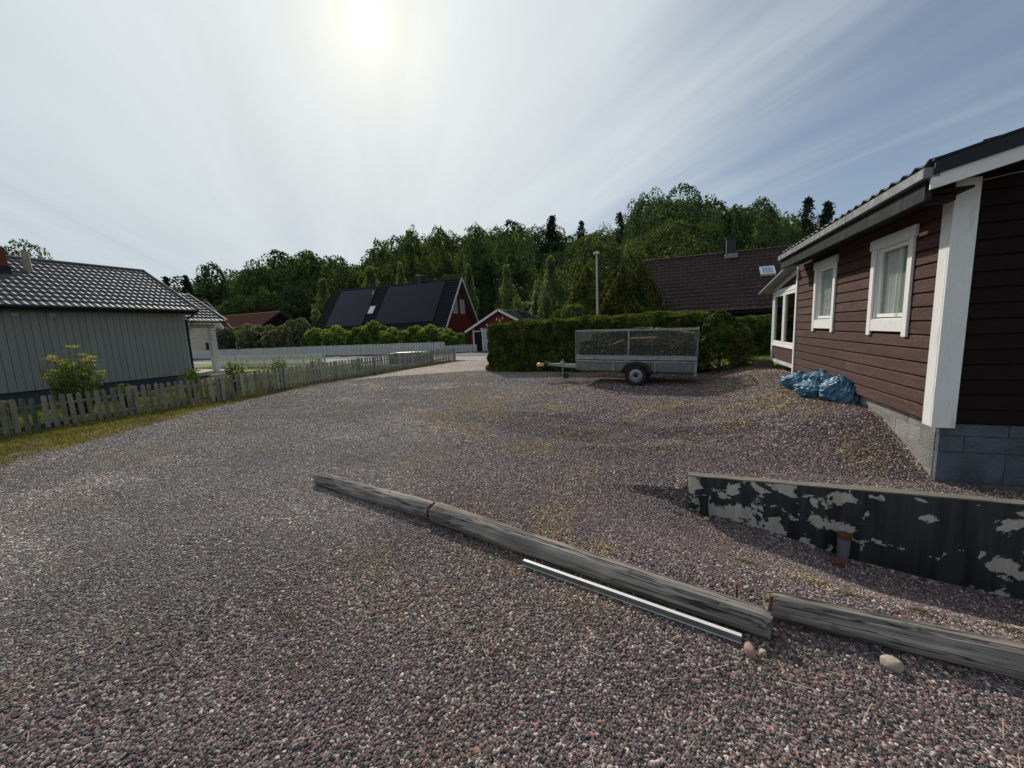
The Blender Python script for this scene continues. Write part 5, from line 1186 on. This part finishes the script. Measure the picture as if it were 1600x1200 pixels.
# chassis, axle, wheels, fenders
mb = MB(); mb.box(-1.6, 1.4, .45, .51, .29, .365); mb.box(-1.6, 1.4, 1.2, 1.26, .29, .365); mb.box(-.4, -.34, .15, 1.6, .30, .362); mb.box(.42, .48, .15, 1.6, .30, .362); mb.build('chassis', mGalvDull, TR)
MB().tube([(0, .05, .27), (0, 1.7, .27)], .03, 10).build('axle', mPlBlack, TR)
wr = .272
def wheel(y, s):
    w = MB(); w.ring([(wr * .64, -.06), (wr * .80, -.075), (wr * .94, -.068), (wr, -.05), (wr, .05), (wr * .94, .068), (wr * .80, .075), (wr * .64, .06)], 40, 'y'); t = w.build('tyre', mTyre, TR, smooth=True); t.location = (0, y, wr + .0)
    r = MB(); r.ring([(wr * .66, -.058), (wr * .63, -.058), (wr * .60, -.03), (wr * .60, .05), (wr * .66, .06)], 36, 'y'); r.ring([(wr * .60, s * -.035), (wr * .44, s * -.058), (wr * .43, s * -.048), (wr * .60, s * -.022)], 36, 'y')
    for k in range(12):
        a = 2 * math.pi * k / 12; c0, s0 = math.cos(a), math.sin(a)
        r.bar((wr * .40 * c0, s * -.05, wr * .40 * s0), (wr * .22 * c0, s * -.042, wr * .22 * s0), .026, .02, (0, 1, 0))
    r.ring([(wr * .44, s * -.056), (wr * .40, s * -.058), (wr * .40, s * -.045), (wr * .44, s * -.045)], 30, 'y')
    q = r.build('rim', mRim, t, smooth=True)
    h = MB(); h.tube([(0, s * -.075, 0), (0, s * -.02, 0)], [wr * .15, wr * .25], 18)
    for k in range(4):
        a = math.pi / 4 + math.pi / 2 * k; h.tube([(wr * .19 * math.cos(a), s * -.062, wr * .19 * math.sin(a)), (wr * .19 * math.cos(a), s * -.03, wr * .19 * math.sin(a))], .012, 6)
    h.build('hub', mPlBlack, t, smooth=True)
    f = MB(); n = 14; R0 = wr + .055; P_ = []
    for k in range(n + 1):
        a = math.radians(8 + 164 * k / n); P_.append((math.cos(a), math.sin(a)))
    for k in range(n):
        (a0, b0), (a1, b1) = P_[k], P_[k + 1]
        f.hexa([(a0 * R0 * 1.06, -.10, b0 * R0), (a0 * R0 * 1.06, .10, b0 * R0), (a1 * R0 * 1.06, .10, b1 * R0), (a1 * R0 * 1.06, -.10, b1 * R0),
                (a0 * (R0 + .035) * 1.08, -.10, b0 * (R0 + .03)), (a0 * (R0 + .035) * 1.08, .10, b0 * (R0 + .03)), (a1 * (R0 + .035) * 1.08, .10, b1 * (R0 + .03)), (a1 * (R0 + .035) * 1.08, -.10, b1 * (R0 + .03))])
    o = f.build('fender', mPlBlack, TR); o.location = (0, y, wr)
wheel(0.0, 1); wheel(1.74, -1)
# drawbar, coupling, jockey wheel, brake handle
mb = MB(); mb.bar((x0 + .5, .45, .38), (-2.45, .80, .42), .06, .085); mb.bar((x0 + .5, 1.26, .38), (-2.45, .90, .42), .06, .085); mb.bar((-2.30, .85, .42), (-2.84, .85, .43), .075, .07); mb.build('drawbar', mGalv, TR)
mb = MB(); mb.tube([(-3.12, .85, .39), (-3.06, .85, .41), (-2.95, .85, .42), (-2.89, .85, .42)], [.045, .065, .055, .04], 12); mb.build('coupling', mYellow, TR, smooth=True)
mb = MB(); mb.bar((-3.02, .85, .46), (-2.88, .85, .53), .04, .03); mb.bar((-2.88, .85, .53), (-2.64, .85, .48), .035, .025); mb.box(-2.88, -2.74, .80, .90, .37, .475); mb.build('coupling_handle', mPlBlack, TR)
mb = MB(); mb.tube([(-2.25, .76, .03), (-2.25, .76, .60)], .024, 10); j = mb.build('jockey_leg', mGalv, TR, smooth=True)
w = MB(); w.ring([(.03, -.03), (.075, -.035), (.085, -.02), (.085, .02), (.075, .035), (.03, .03)], 20, 'y', (-2.15, .76, .10)); w.build('jockey_wheel', mTyre, j)
mb = MB(); mb.bar((-2.25, .76, .06), (-2.15, .74, .10), .02, .03); mb.tube([(-2.25, .76, .60), (-2.22, .72, .70), (-2.25, .70, .78)], .010, 6); mb.tube([(-2.25, .76, .60), (-2.36, .76, .70), (-2.38, .76, .76)], .010, 6); mb.build('crank', mPlBlack, j)
mb = MB(); mb.box(-2.32, -2.20, .72, .80, .44, .53); mb.build('clamp', mGalv, TR)
mb = MB(); mb.tube([(-2.60, .85, .36), (-2.52, .85, .28), (-2.30, .85, .26), (-2.10, .85, .34)], .012, 6); mb.build('cable', mPlBlack, TR)
# the load
def load():
    rng = np.random.default_rng(8); n = 16000; s = rng.random(n); t = rng.random(n); lx = x0 + .08 + s * (x1 - x0 - .16); ly = y0 + .06 + t * (y1 - y0 - .12)
    top = 1.16 + .20 * np.sin(s * 2.6 + .3) + .10 * fbm(s * 6, t * 3, 0, 3, 3) - .14 * (s < .12) + .05 * (s > .5)
    z = .5 + (top - .5) * (1 - rng.random(n) ** 2.2 * .9); P = np.stack([lx, ly, z], 1)
    edge = rng.random(n) < .45; P[edge, 1] = y0 + .05 + rng.random(edge.sum()) * .05
    V, Fc = leaves(P, .10, rng, None, .5, 2.2); lo = len(V) // 4
    r = link('garden_waste', mesh_np('garden_waste', V, Fc, mWaste)); r.location = TR.location; r.rotation_euler = TR.rotation_euler
    me = MB(); N_ = 16; zs = .5
    for i in range(N_):
        for jn in range(6):
            a0 = x0 + .07 + (x1 - x0 - .14) * i / N_; a1 = a0 + (x1 - x0 - .14) / N_; b0 = y0 + .07 + (y1 - y0 - .14) * jn / 6; b1 = b0 + (y1 - y0 - .14) / 6
            me.box(a0, a1, b0, b1, .42, -.10 + 1.00 + .16 * math.sin(i / N_ * 2.6 + .3))
    me.build('packed_core', mHedgeIn, r); tag(r, 'brown and green heap of cut branches and leaves filling the trailer', 'garden waste', kind='stuff')
load()
def on_tr(p): 
    return tuple(TR.rotation_euler.to_matrix() @ Vector(p) + TR.location)
for a, b, w, lb in (((-.18, .135, 1.235), (.46, .14, 1.25), .11, 'long flat yellowish board lying in the trailer load'), ((-.62, .135, 1.08), (-.34, .135, 1.20), .07, 'short pale slanting board in the trailer load')):
    tag(MB().bar(on_tr(a), on_tr(b), .02, w * .42).build('wooden_board', mPlank, None, bevel=.004), lb, 'board')
rs = empty('rusty_panel', (1.80, 12.75, Gz(1.8, 12.75)), -.2); box('sheet', mRust, -.13, .17, 0, .03, -.1, .82, rs, bevel=.006); box('flange', mRust, .171, .20, -.08, .03, -.1, .80, rs); box('rim_lip', mRust, -.13, .17, -.03, .0, .78, .81, rs)
tag(rs, 'rusty red brown steel sheet upright at the end of the hedge', 'metal sheet')

# ------------------------------------------------------------------ retaining wall and pipes
rw = house('retaining_wall', (.24, 4.5, -2.3), 'low concrete wall with black paint peeling off in pale patches', 'wall')
box('wall_face', mPeel, .236, 7, 4.523, 4.62, -3.2, -1.664, rw)
mb = MB(); N_ = 40; A = []
for k in range(N_ + 1):
    x = .228 + (7 - .228) * k / N_; A.append((x, 4.519 + .006 * (vn(x * 6, 0) - .5), 4.625 + .02 * (vn(x * 5, 3) - .5), -1.652 + .010 * (vn(x * 9, 5) - .5)))
for k in range(N_):
    a, b = A[k], A[k + 1]; mb.hexa([(a[0], a[1], -1.663), (b[0], b[1], -1.663), (b[0], b[2], -1.663), (a[0], a[2], -1.663), (a[0], a[1], a[3]), (b[0], b[1], b[3]), (b[0], b[2], b[3]), (a[0], a[2], a[3])])
mb.build('coping', mConc, rw)
p1 = empty('drain_pipe', (.39, 4.46, Gz(.39, 4.44) - .03)); MB().tube([(0, 0, 0), (-.012, .01, .22)], .042, 14).build('pipe', mPlBlack, p1, smooth=True); MB().tube([(-.012, .01, .205), (-.013, .01, .235)], .049, 14).build('collar', mPlBlack, p1, smooth=True)
tag(p1, 'short black pipe standing at the left end of the peeling wall', 'pipe')
p2 = empty('clay_pipe', (1.60, 4.44, Gz(1.6, 4.40) - .03)); MB().tube([(0, 0, 0), (.01, .02, .26)], [.046, .052], 14).build('pipe', mPipeGrey, p2, smooth=True); MB().tube([(.01, .02, .262), (.012, .022, .31)], [.056, .060], 14).build('socket', mTerra, p2, smooth=True)
tag(p2, 'blue grey pipe with a terracotta socket leaning on the middle of the peeling wall', 'pipe')
tag(MB().hexa([(1.47, 4.26, -2.36), (1.58, 4.30, -2.36), (1.56, 4.38, -2.36), (1.46, 4.34, -2.36), (1.47, 4.26, -2.30), (1.57, 4.30, -2.295), (1.55, 4.37, -2.29), (1.46, 4.34, -2.30)]).build('tile_shard', mTerra, None, bevel=.006), 'red shard of broken tile at the foot of the clay pipe', 'shard').location = (0, 0, Gz(1.5, 4.32) + 2.34)
tag(box('timber', mStep, 2.85, 5.0, 5.02, 5.10, Gz(3, 5.05) - .02, Gz(3, 5.05) + .035, None, bevel=.006), 'dark strip of timber on the ground along the block plinth', 'timber')

# ------------------------------------------------------------------ logs
def log(a, b, r0, r1, label, seed, name='log', knots=3):
    a = Vector(a); b = Vector(b); L_ = (b - a).length; n = 44; m = int(L_ * 26); rg = np.random.default_rng(seed)
    s = np.linspace(0, 1, m); th = np.linspace(0, 2 * math.pi, n, endpoint=False); S_, T_ = np.meshgrid(s, th, indexing='ij')
    r = r0 + (r1 - r0) * S_; c, sn = np.cos(T_), np.sin(T_)
    r = r * (1 + .05 * (fbm(c * 1.2 + seed, sn * 1.2, S_ * L_ * .8, seed, 3) - .5) * 2) - .006 * np.clip(fbm(c * 9 + seed, sn * 9, S_ * L_ * .9, seed + 5, 2) - .55, 0, 1) * 6
    crack = np.exp(-((T_ - 2.1 - .25 * np.sin(S_ * 5 + seed)) / .05) ** 2) * .014 * (fbm(S_ * 3, 0, 0, seed, 2) > .35); r = r - crack
    r = r * (1 - .10 * np.exp(-(S_ * L_ / .02)) - .10 * np.exp(-((1 - S_) * L_ / .02)))
    bend = .012 * np.sin(S_ * 3.0 + seed)
    rag = .030 * (fbm(c * 2.2 + seed, sn * 2.2, 0, seed + 2, 3) - .5) * 2; SX = S_ * L_ + rag * (np.exp(-S_ * L_ / .03) + np.exp(-(1 - S_) * L_ / .03))
    V = np.stack([SX, r * c, r * sn + bend], 2).reshape(-1, 3); i = np.arange((m - 1) * n); q = i // n; k = i % n; a_ = q * n + k; b_ = q * n + (k + 1) % n
    Fc = np.stack([a_, b_, b_ + n, a_ + n], 1); me = mesh_np('bark', V, Fc, mLog, True)
    d = (b - a).normalized(); rt = Matrix([(d.x, -d.y, 0), (d.y, d.x, 0), (0, 0, 1)]);
    yaw = math.atan2(d.y, d.x); pit = -math.asin(d.z); e = empty(name, a); e.rotation_euler = (rg.random() * 0, pit, yaw)
    link('trunk', me, e)
    for sx, rr, sg in ((0, r0, -1), (L_, r1, 1)):
        ring = V.reshape(m, n, 3)[0 if sg < 0 else -1]; W = list(map(tuple, ring)) + [(sx + sg * .004, 0, ring[:, 2].mean())]
        mb = MB(); mb.v = W; mb.f = [((k + 1) % n, k, n) if sg < 0 else (k, (k + 1) % n, n) for k in range(n)]; me2 = mb.mesh('cut_end', mLogEnd); link('cut_end', me2, e)
    tag(e, label, 'log'); return e
mLogEnd = M('log_end_grain', (.24, .20, .155), .9, .1, (14, .35), bump=(40, .6), tint=((.10, .085, .07), 8, .45, .7))
def P3(u, v, z): p = ray(u, v); return p * (z / p[2])
def gl(x, y, r): return (x, y, Gz(x, y) + r * .86)
A_, B_ = P3(505, 742, -1.70), P3(676, 784, -1.70)
log(gl(-4.08, 3.50, .088), gl(-2.155, 3.105, .088), .090, .088, 'weathered round log, the short upper one at the far left of the row', 4)
log(gl(-2.10, 3.08, .094), gl(.56, 2.43, .09), .102, .084, 'long cracked grey log in the middle of the row, with the metal strip beside it', 9)
log(gl(.575, 2.60, .085), gl(4.2, 2.30, .1), .080, .10, 'grey log at the right end of the row running out past the stone', 15)
mp_ = empty('metal_strip', (-1.02, 2.63, Gz(-1.0, 2.63) + .012)); e_ = Vector((.405, 2.315, Gz(.4, 2.3) + .012)) - mp_.location; dd = e_.normalized()
mb = MB(); nn_ = Vector((dd.y, -dd.x, 0)).normalized()
mb.bar((0, 0, .040), e_ + Vector((0, 0, .040)), .026, .003); mp1 = mb.build('top_flange', mAlu, mp_)
mb = MB(); mb.bar(nn_ * .0125 + Vector((0, 0, .020)), e_ + nn_ * .0125 + Vector((0, 0, .020)), .003, .036); mb.build('web', mGalvDull, mp_)
mb = MB(); mb.bar(nn_ * .006 + Vector((0, 0, .003)), e_ + nn_ * .006 + Vector((0, 0, .003)), .03, .003); mb.build('bottom_flange', mAlu, mp_)
tag(mp_, 'straight bare metal profile lying against the middle log', 'metal strip')
for k, (x, y, h, lean, lb) in enumerate(((.42, 2.60, .17, .0, 'thin rusty peg just left of the gap between the logs'), (.565, 2.50, .20, .06, 'thicker rusty peg at the end of the right hand log'))):
    z = Gz(x, y); e = empty('iron_peg', (x, y, z)); MB().tube([(0, 0, -.05), (lean * .3, 0, h)], .006 + .004 * k, 7).build('rod', mRust, e); MB().tube([(lean * .3, 0, h), (lean * .3, 0, h + .006)], .010 + .004 * k, 8).build('head', mRust, e); tag(e, lb, 'peg')

# ------------------------------------------------------------------ bigger stones
def rock(name, x, y, r, mat, label, seed, sq=(1, .85, .8), cat='stone'):
    bm = bmesh.new(); bmesh.ops.create_icosphere(bm, subdivisions=3, radius=1)
    co = np.array([v.co[:] for v in bm.verts]); d = 1 + .5 * (fbm(co[:, 0] * 1.1 + seed, co[:, 1] * 1.1, co[:, 2] * 1.1, seed, 3) - .5) 
    co = co * d[:, None]; co = np.clip(co, -.86, .9) * r * np.array(sq)
    for v, c in zip(bm.verts, co): v.co = c
    for f in bm.faces: f.smooth = True
    me = bpy.data.meshes.new(name); bm.to_mesh(me); bm.free(); me.materials.append(mat); o = link(name, me); o.location = (x, y, Gz(x, y) + r * sq[2] * .62); o.rotation_euler = (.1, .2, seed)
    if label: tag(o, label, cat)
    return o
rock('stone', 1.085, 2.36, .048, mStone, 'pale rounded stone leaning against the right hand log', 2)
rock('stone', .435, 2.245, .040, mStonePink, 'flat pink stone below the end of the metal strip', 5, (1, .7, .9))
rock('stone', .50, 2.27, .022, mStone, 'small white pebble between the pink stone and the log end', 8)
rock('stone', 1.62, 2.27, .026, mStonePink, 'small reddish pebble in the gravel near the right edge', 11)
rock('stone', .40, 4.36, .03, mStone, 'pale pebble at the foot of the short black pipe', 13)

# ------------------------------------------------------------------ blue sacks
def sack(x, y, z, sx, sy, sz, rz, seed, label, neck=(0, 0, 1), tilt=(0, 0)):
    n, m = 72, 48; rg = np.random.default_rng(seed); u = np.linspace(0, 2 * math.pi, n, endpoint=False); v = np.linspace(-math.pi / 2, math.pi / 2, m); U, V_ = np.meshgrid(u, v)
    cx = np.sign(np.cos(V_)) * np.abs(np.cos(V_)) ** .6; X = np.sign(np.cos(U)) * np.abs(np.cos(U)) ** .8 * cx; Y = np.sign(np.sin(U)) * np.abs(np.sin(U)) ** .8 * cx; Z = np.sign(np.sin(V_)) * np.abs(np.sin(V_)) ** .75
    w = fbm(X * 2.2 + seed, Y * 2.2, Z * 1.2, seed, 3); rid = 1 - np.abs(2 * fbm(X * 2.6 + w * 2.2 + seed * 3, Y * 2.6, Z * 1.3 + w, seed + 9, 3) - 1); fold = np.clip(rid - .62, 0, 1) * 2.6
    rr = 1 + .36 * (w - .5) + .30 * fold - .08
    pin = np.clip((Z - .62) / .38, 0, 1); rr = rr * (1 - .55 * pin ** 1.5) ; X, Y = X * rr, Y * rr; Z = Z * (1 + .1 * (w - .5)) + pin ** 2 * .28
    Z = np.maximum(Z, -.80 + .05 * w)
    ang = math.atan2(1, 1); P = np.stack([X * sx, Y * sy, (Z + .8) * sz], 2).reshape(-1, 3)
    i = np.arange((m - 1) * n); q = i // n; k = i % n; a = q * n + k; b = q * n + (k + 1) % n
    o = link('sack', mesh_np('sack', P, np.stack([a, b, b + n, a + n], 1), mSack, True)); e = empty('refuse_sack', (x, y, z), rz); o.name = 'bag_body'; o.parent = e; o.rotation_euler = (tilt[0], tilt[1], 0)
    kn = MB(); 
    for k in range(7):
        a = k * .9 + seed; kn.poly([(0, 0, sz * 1.72), (.05 * math.cos(a), .05 * math.sin(a), sz * 1.72 + .07), (.075 * math.cos(a + .5), .075 * math.sin(a + .5), sz * 1.72 + .05), (.03 * math.cos(a + .7), .03 * math.sin(a + .7), sz * 1.66)])
    kk = kn.build('gathered_neck', mSack, e); kk.rotation_euler = (tilt[0], tilt[1], 0); tag(e, label, 'sack', 'blue refuse sacks by the wall'); return e
def bag_at(u, v, y, sx, sy, sz, rz, seed, lb, tilt=(0, 0)):
    p = at_y(u, v, y); sack(p[0], p[1], Gz(p[0], p[1]) - .01, sx, sy, sz, rz, seed, lb, tilt=tilt)
bag_at(1248, 605, 8.35, .24, .21, .135, .3, 1, 'farthest blue sack, flat and nearest the porch')
bag_at(1278, 602, 8.05, .23, .20, .165, 1.2, 2, 'dark crumpled blue sack behind the front ones, against the boards', (.1, 0))
bag_at(1272, 618, 7.55, .22, .20, .125, .4, 3, 'smallest blue sack in the middle of the front row')
bag_at(1306, 626, 7.15, .185, .17, .18, .2, 4, 'nearest blue sack, upright with a shiny creased side', (0, .12))
bag_at(1322, 628, 7.00, .10, .12, .14, .6, 6, 'dark blue limp sack slumped between the nearest sack and the plinth')

# ------------------------------------------------------------------ grass, weeds, straw
def blades(name, x, y, h, w, mat, label, cat, seed, lean=.5, kind='stuff', zf=None, lift=-.01):
    rg = np.random.default_rng(seed); n = len(x); z = G(x, y) + lift; a = rg.random(n) * 6.28; l = lean * rg.random(n) * h; hh = h * (.5 + .8 * rg.random(n)); b = rg.random(n) * 6.28
    dx, dy = np.cos(a) * w / 2, np.sin(a) * w / 2; tx, ty = x + np.cos(b) * l, y + np.sin(b) * l; mx_, my_ = x + np.cos(b) * l * .35, y + np.sin(b) * l * .35
    V = np.stack([np.stack([x - dx, y - dy, z], 1), np.stack([x + dx, y + dy, z], 1), np.stack([mx_ + dx * .8, my_ + dy * .8, z + hh * .6], 1), np.stack([tx, ty, z + hh], 1)], 1).reshape(-1, 3)
    o = link(name, mesh_np(name, V, np.arange(4 * n).reshape(n, 4), mat)); tag(o, label, cat, kind=kind); return o
rg = np.random.default_rng(4)
def verge_pts(n, lo, hi):
    y = 2 + 18.5 * rg.random(n) ** 1.5; fx = -13.6 + (y - 1.6) * .0819; vx = np.interp(y, [2, 2.6, 4, 6.4, 8.6, 11.5, 19.7, 21], [-10.2, -10.4, -11.0, -12.05, -12.5, -12.7, -11.4, -11.2]); t = lo + (hi - lo) * rg.random(n); return fx + (vx + .15 - fx) * t, y
x, y = verge_pts(30000, -.1, 1.12); k = fbm(x * 1.0, y * 1.0, 0, 41, 3) > .30; blades('dry_verge', x[k], y[k], .065, .015, mGrassD, 'strip of dry cut grass between the picket fence and the gravel', 'grass', 1, 1.1)
x, y = verge_pts(26000, -.1, 1.05); k = (fbm(x * .8, y * .8, 0, 55, 3) + .10 * (y < 5) > .56); blades('green_verge', x[k], y[k], .07, .013, mGrassG, 'green grass growing in the verge beside the gravel', 'grass', 2, .8)
n = 42000; y = 1 + 16 * rg.random(n); x = -13.7 - 6.2 * rg.random(n) ** 1.3 + (y - 1.6) * .08; blades('garden_grass', x, y, .16, .016, mGrassG, 'long garden grass behind the picket fence', 'grass', 3, .6)
n = 16000; x = -19.5 - 12 * rg.random(n); y = 12.5 + 7.4 * rg.random(n); blades('lawn_grass', x, y, .05, .03, mGrassG, 'short grass of the small lawn beyond the fences', 'grass', 5, .8)
n = 9000; x = 1.5 + 4 * rg.random(n); y = 12.1 + 5.8 * rg.random(n); blades('strip_grass', x, y, .06, .02, mGrassG, 'grass patch between the hedge end and the porch', 'grass', 6, .8)
# moss and seedlings in the gravel
n = 90000; r = 1.0 + 11 * rg.random(n); a = math.radians(20) + math.radians(135) * rg.random(n); x, y = r * np.cos(a), r * np.sin(a); c, m, lane = patch(x, y); k = yard_keep(x, y) & (rg.random(n) < (m ** 2.0) * .55) & ~((x > 2.45) & (y > 5)) & ~((y > 4.3) & (y < 4.8) & (x > 0))
blades('sprouting_weeds', x[k], y[k], .016, .007, mMoss, 'sparse moss and dry seedlings scattered through the gravel', 'weeds', 7, 1.5, lift=.004)
cl = [(.95, 3.15, .13), (.62, 3.35, .09), (1.15, 3.05, .08), (1.5, 3.0, .10), (-1.9, 1.35, .09), (-2.3, 1.6, .12), (-1.1, 2.05, .04), (1.9, 3.0, .12), (-.6, 6.7, .25), (.3, 6.2, .2), (-3.2, 1.2, .1), (.2, 7.5, .3)]
X_ = []; Y_ = []
for cx_, cy_, cr in cl:
    n = int((170 if cx_ > -.8 else 70) * (cr / .1) ** 1.2); X_.append(cx_ + rg.normal(size=n) * cr * .55); Y_.append(cy_ + rg.normal(size=n) * cr * .35)
blades('moss_clumps', np.concatenate(X_), np.concatenate(Y_), .014, .009, mMoss, 'small green moss clumps along the ramp edge and the bank', 'moss', 8, 1.2, lift=.003)
def straws(n):
    mb = MB(); r_ = random.Random(6)
    for k in range(n):
        u = r_.uniform(0, 1600); v = 640 + 560 * r_.random() ** 1.3; p = ray(u, v); p = p * (-1.78 / p[2])
        if not yard_keep(np.array([p[0]]), np.array([p[1]]))[0] or (p[0] > 2.3 and p[1] > 5) or (p[0] > -.3 and 2.9 < p[1] < 4.7): continue
        a = r_.random() * 6.28; L_ = r_.uniform(.03, .13) * (1 + .06 * p[1]); z = Gz(p[0], p[1]) + .022; mb.bar((p[0], p[1], z), (p[0] + math.cos(a) * L_, p[1] + math.sin(a) * L_, z + r_.uniform(-.004, .012)), .0015 + .0005 * p[1], .002)
    tag(mb.build('loose_straw', mStraw), 'pale straws and twigs scattered on the gravel', 'straw', kind='stuff')
straws(110)
tag(MB().bar((-3.15, 5.62, Gz(-3.1, 5.6) + .03), (-3.02, 5.60, Gz(-3.1, 5.6) + .03), .012, .008).build('wood_splinter', mPlank, None), 'small pale wood splinter lying alone on the middle of the gravel', 'splinter')

# flowering plants behind the picket fence
def goldenrod(x, y, h, spread, nst, label, seed, fl=True, name='flowering_plant'):
    rg = np.random.default_rng(seed); z0 = Gz(x, y) - .02; e = empty(name, (x, y, z0)); st = MB(); LP = []; FP = []
    for k in range(nst):
        a = rg.random() * 6.28; s = spread * math.sqrt(rg.random()); hh = h * (.72 + .28 * rg.random()) * (1 - .25 * (s / spread)); ex, ey = math.cos(a) * s, math.sin(a) * s
        st.tube([(ex * .3, ey * .3, 0), (ex * .7, ey * .7, hh * .55), (ex, ey, hh)], [.008, .006, .003], 4, False); m = 46; t = .12 + .86 * rg.random(m)
        LP.append(np.stack([ex * (.3 + .7 * t) + rg.normal(size=m) * .05, ey * (.3 + .7 * t) + rg.normal(size=m) * .05, t * hh], 1))
        if fl and k % 3 == 0: FP.append(np.stack([ex + rg.normal(size=34) * .045, ey + rg.normal(size=34) * .045, hh + .01 + rg.random(34) * .05], 1))
    st.build('stems', mWeed, e); V, Fc = leaves(np.concatenate(LP), .085, rg, None, .5, 2.0, droop=(0, 0, .4)); link('foliage', mesh_np('foliage', V, Fc, mWeed), e)
    if FP: V, Fc = leaves(np.concatenate(FP), .032, rg, np.tile([[0, 0, 1.]], (sum(map(len, FP)), 1)), .6); link('flowers', mesh_np('flowers', V, Fc, mFlower), e)
    return tag(e, label, 'plant', 'plants behind the picket fence')
goldenrod(-14.35, 5.22, 2.0, .56, 74, 'tall yellow green flowering plant in front of the grey wall', 3)
for k, (x, y, h, s, n_, lb) in enumerate([(-13.75, 6.05, .80, .25, 14, 'lower leafy weed pushing through the pickets right of the flowering plant'), (-13.6, 7.6, 1.0, .35, 22, 'leafy weed clump below the middle of the grey wall'),
        (-13.7, 9.1, 1.05, .35, 20, 'weed clump behind the fence two thirds along the grey wall'), (-13.55, 10.6, .95, .35, 18, 'weed clump near the right end of the grey wall'), (-13.4, 12.2, .85, .35, 16, 'low weeds between the fence and the porch deck'),
        (-13.9, 3.9, .62, .3, 14, 'dark low weed behind the pickets at the far left'), (-13.2, 14.3, .7, .4, 14, 'low weeds behind the fence in front of the small lawn')]):
    goldenrod(x - .25, y, h * 1.42, s * .8, n_, lb, 20 + k, False, 'weed')

# children of the buildings were modelled in world coordinates
for r in WORLD:
    for c in r.children: c.location = c.location - r.location
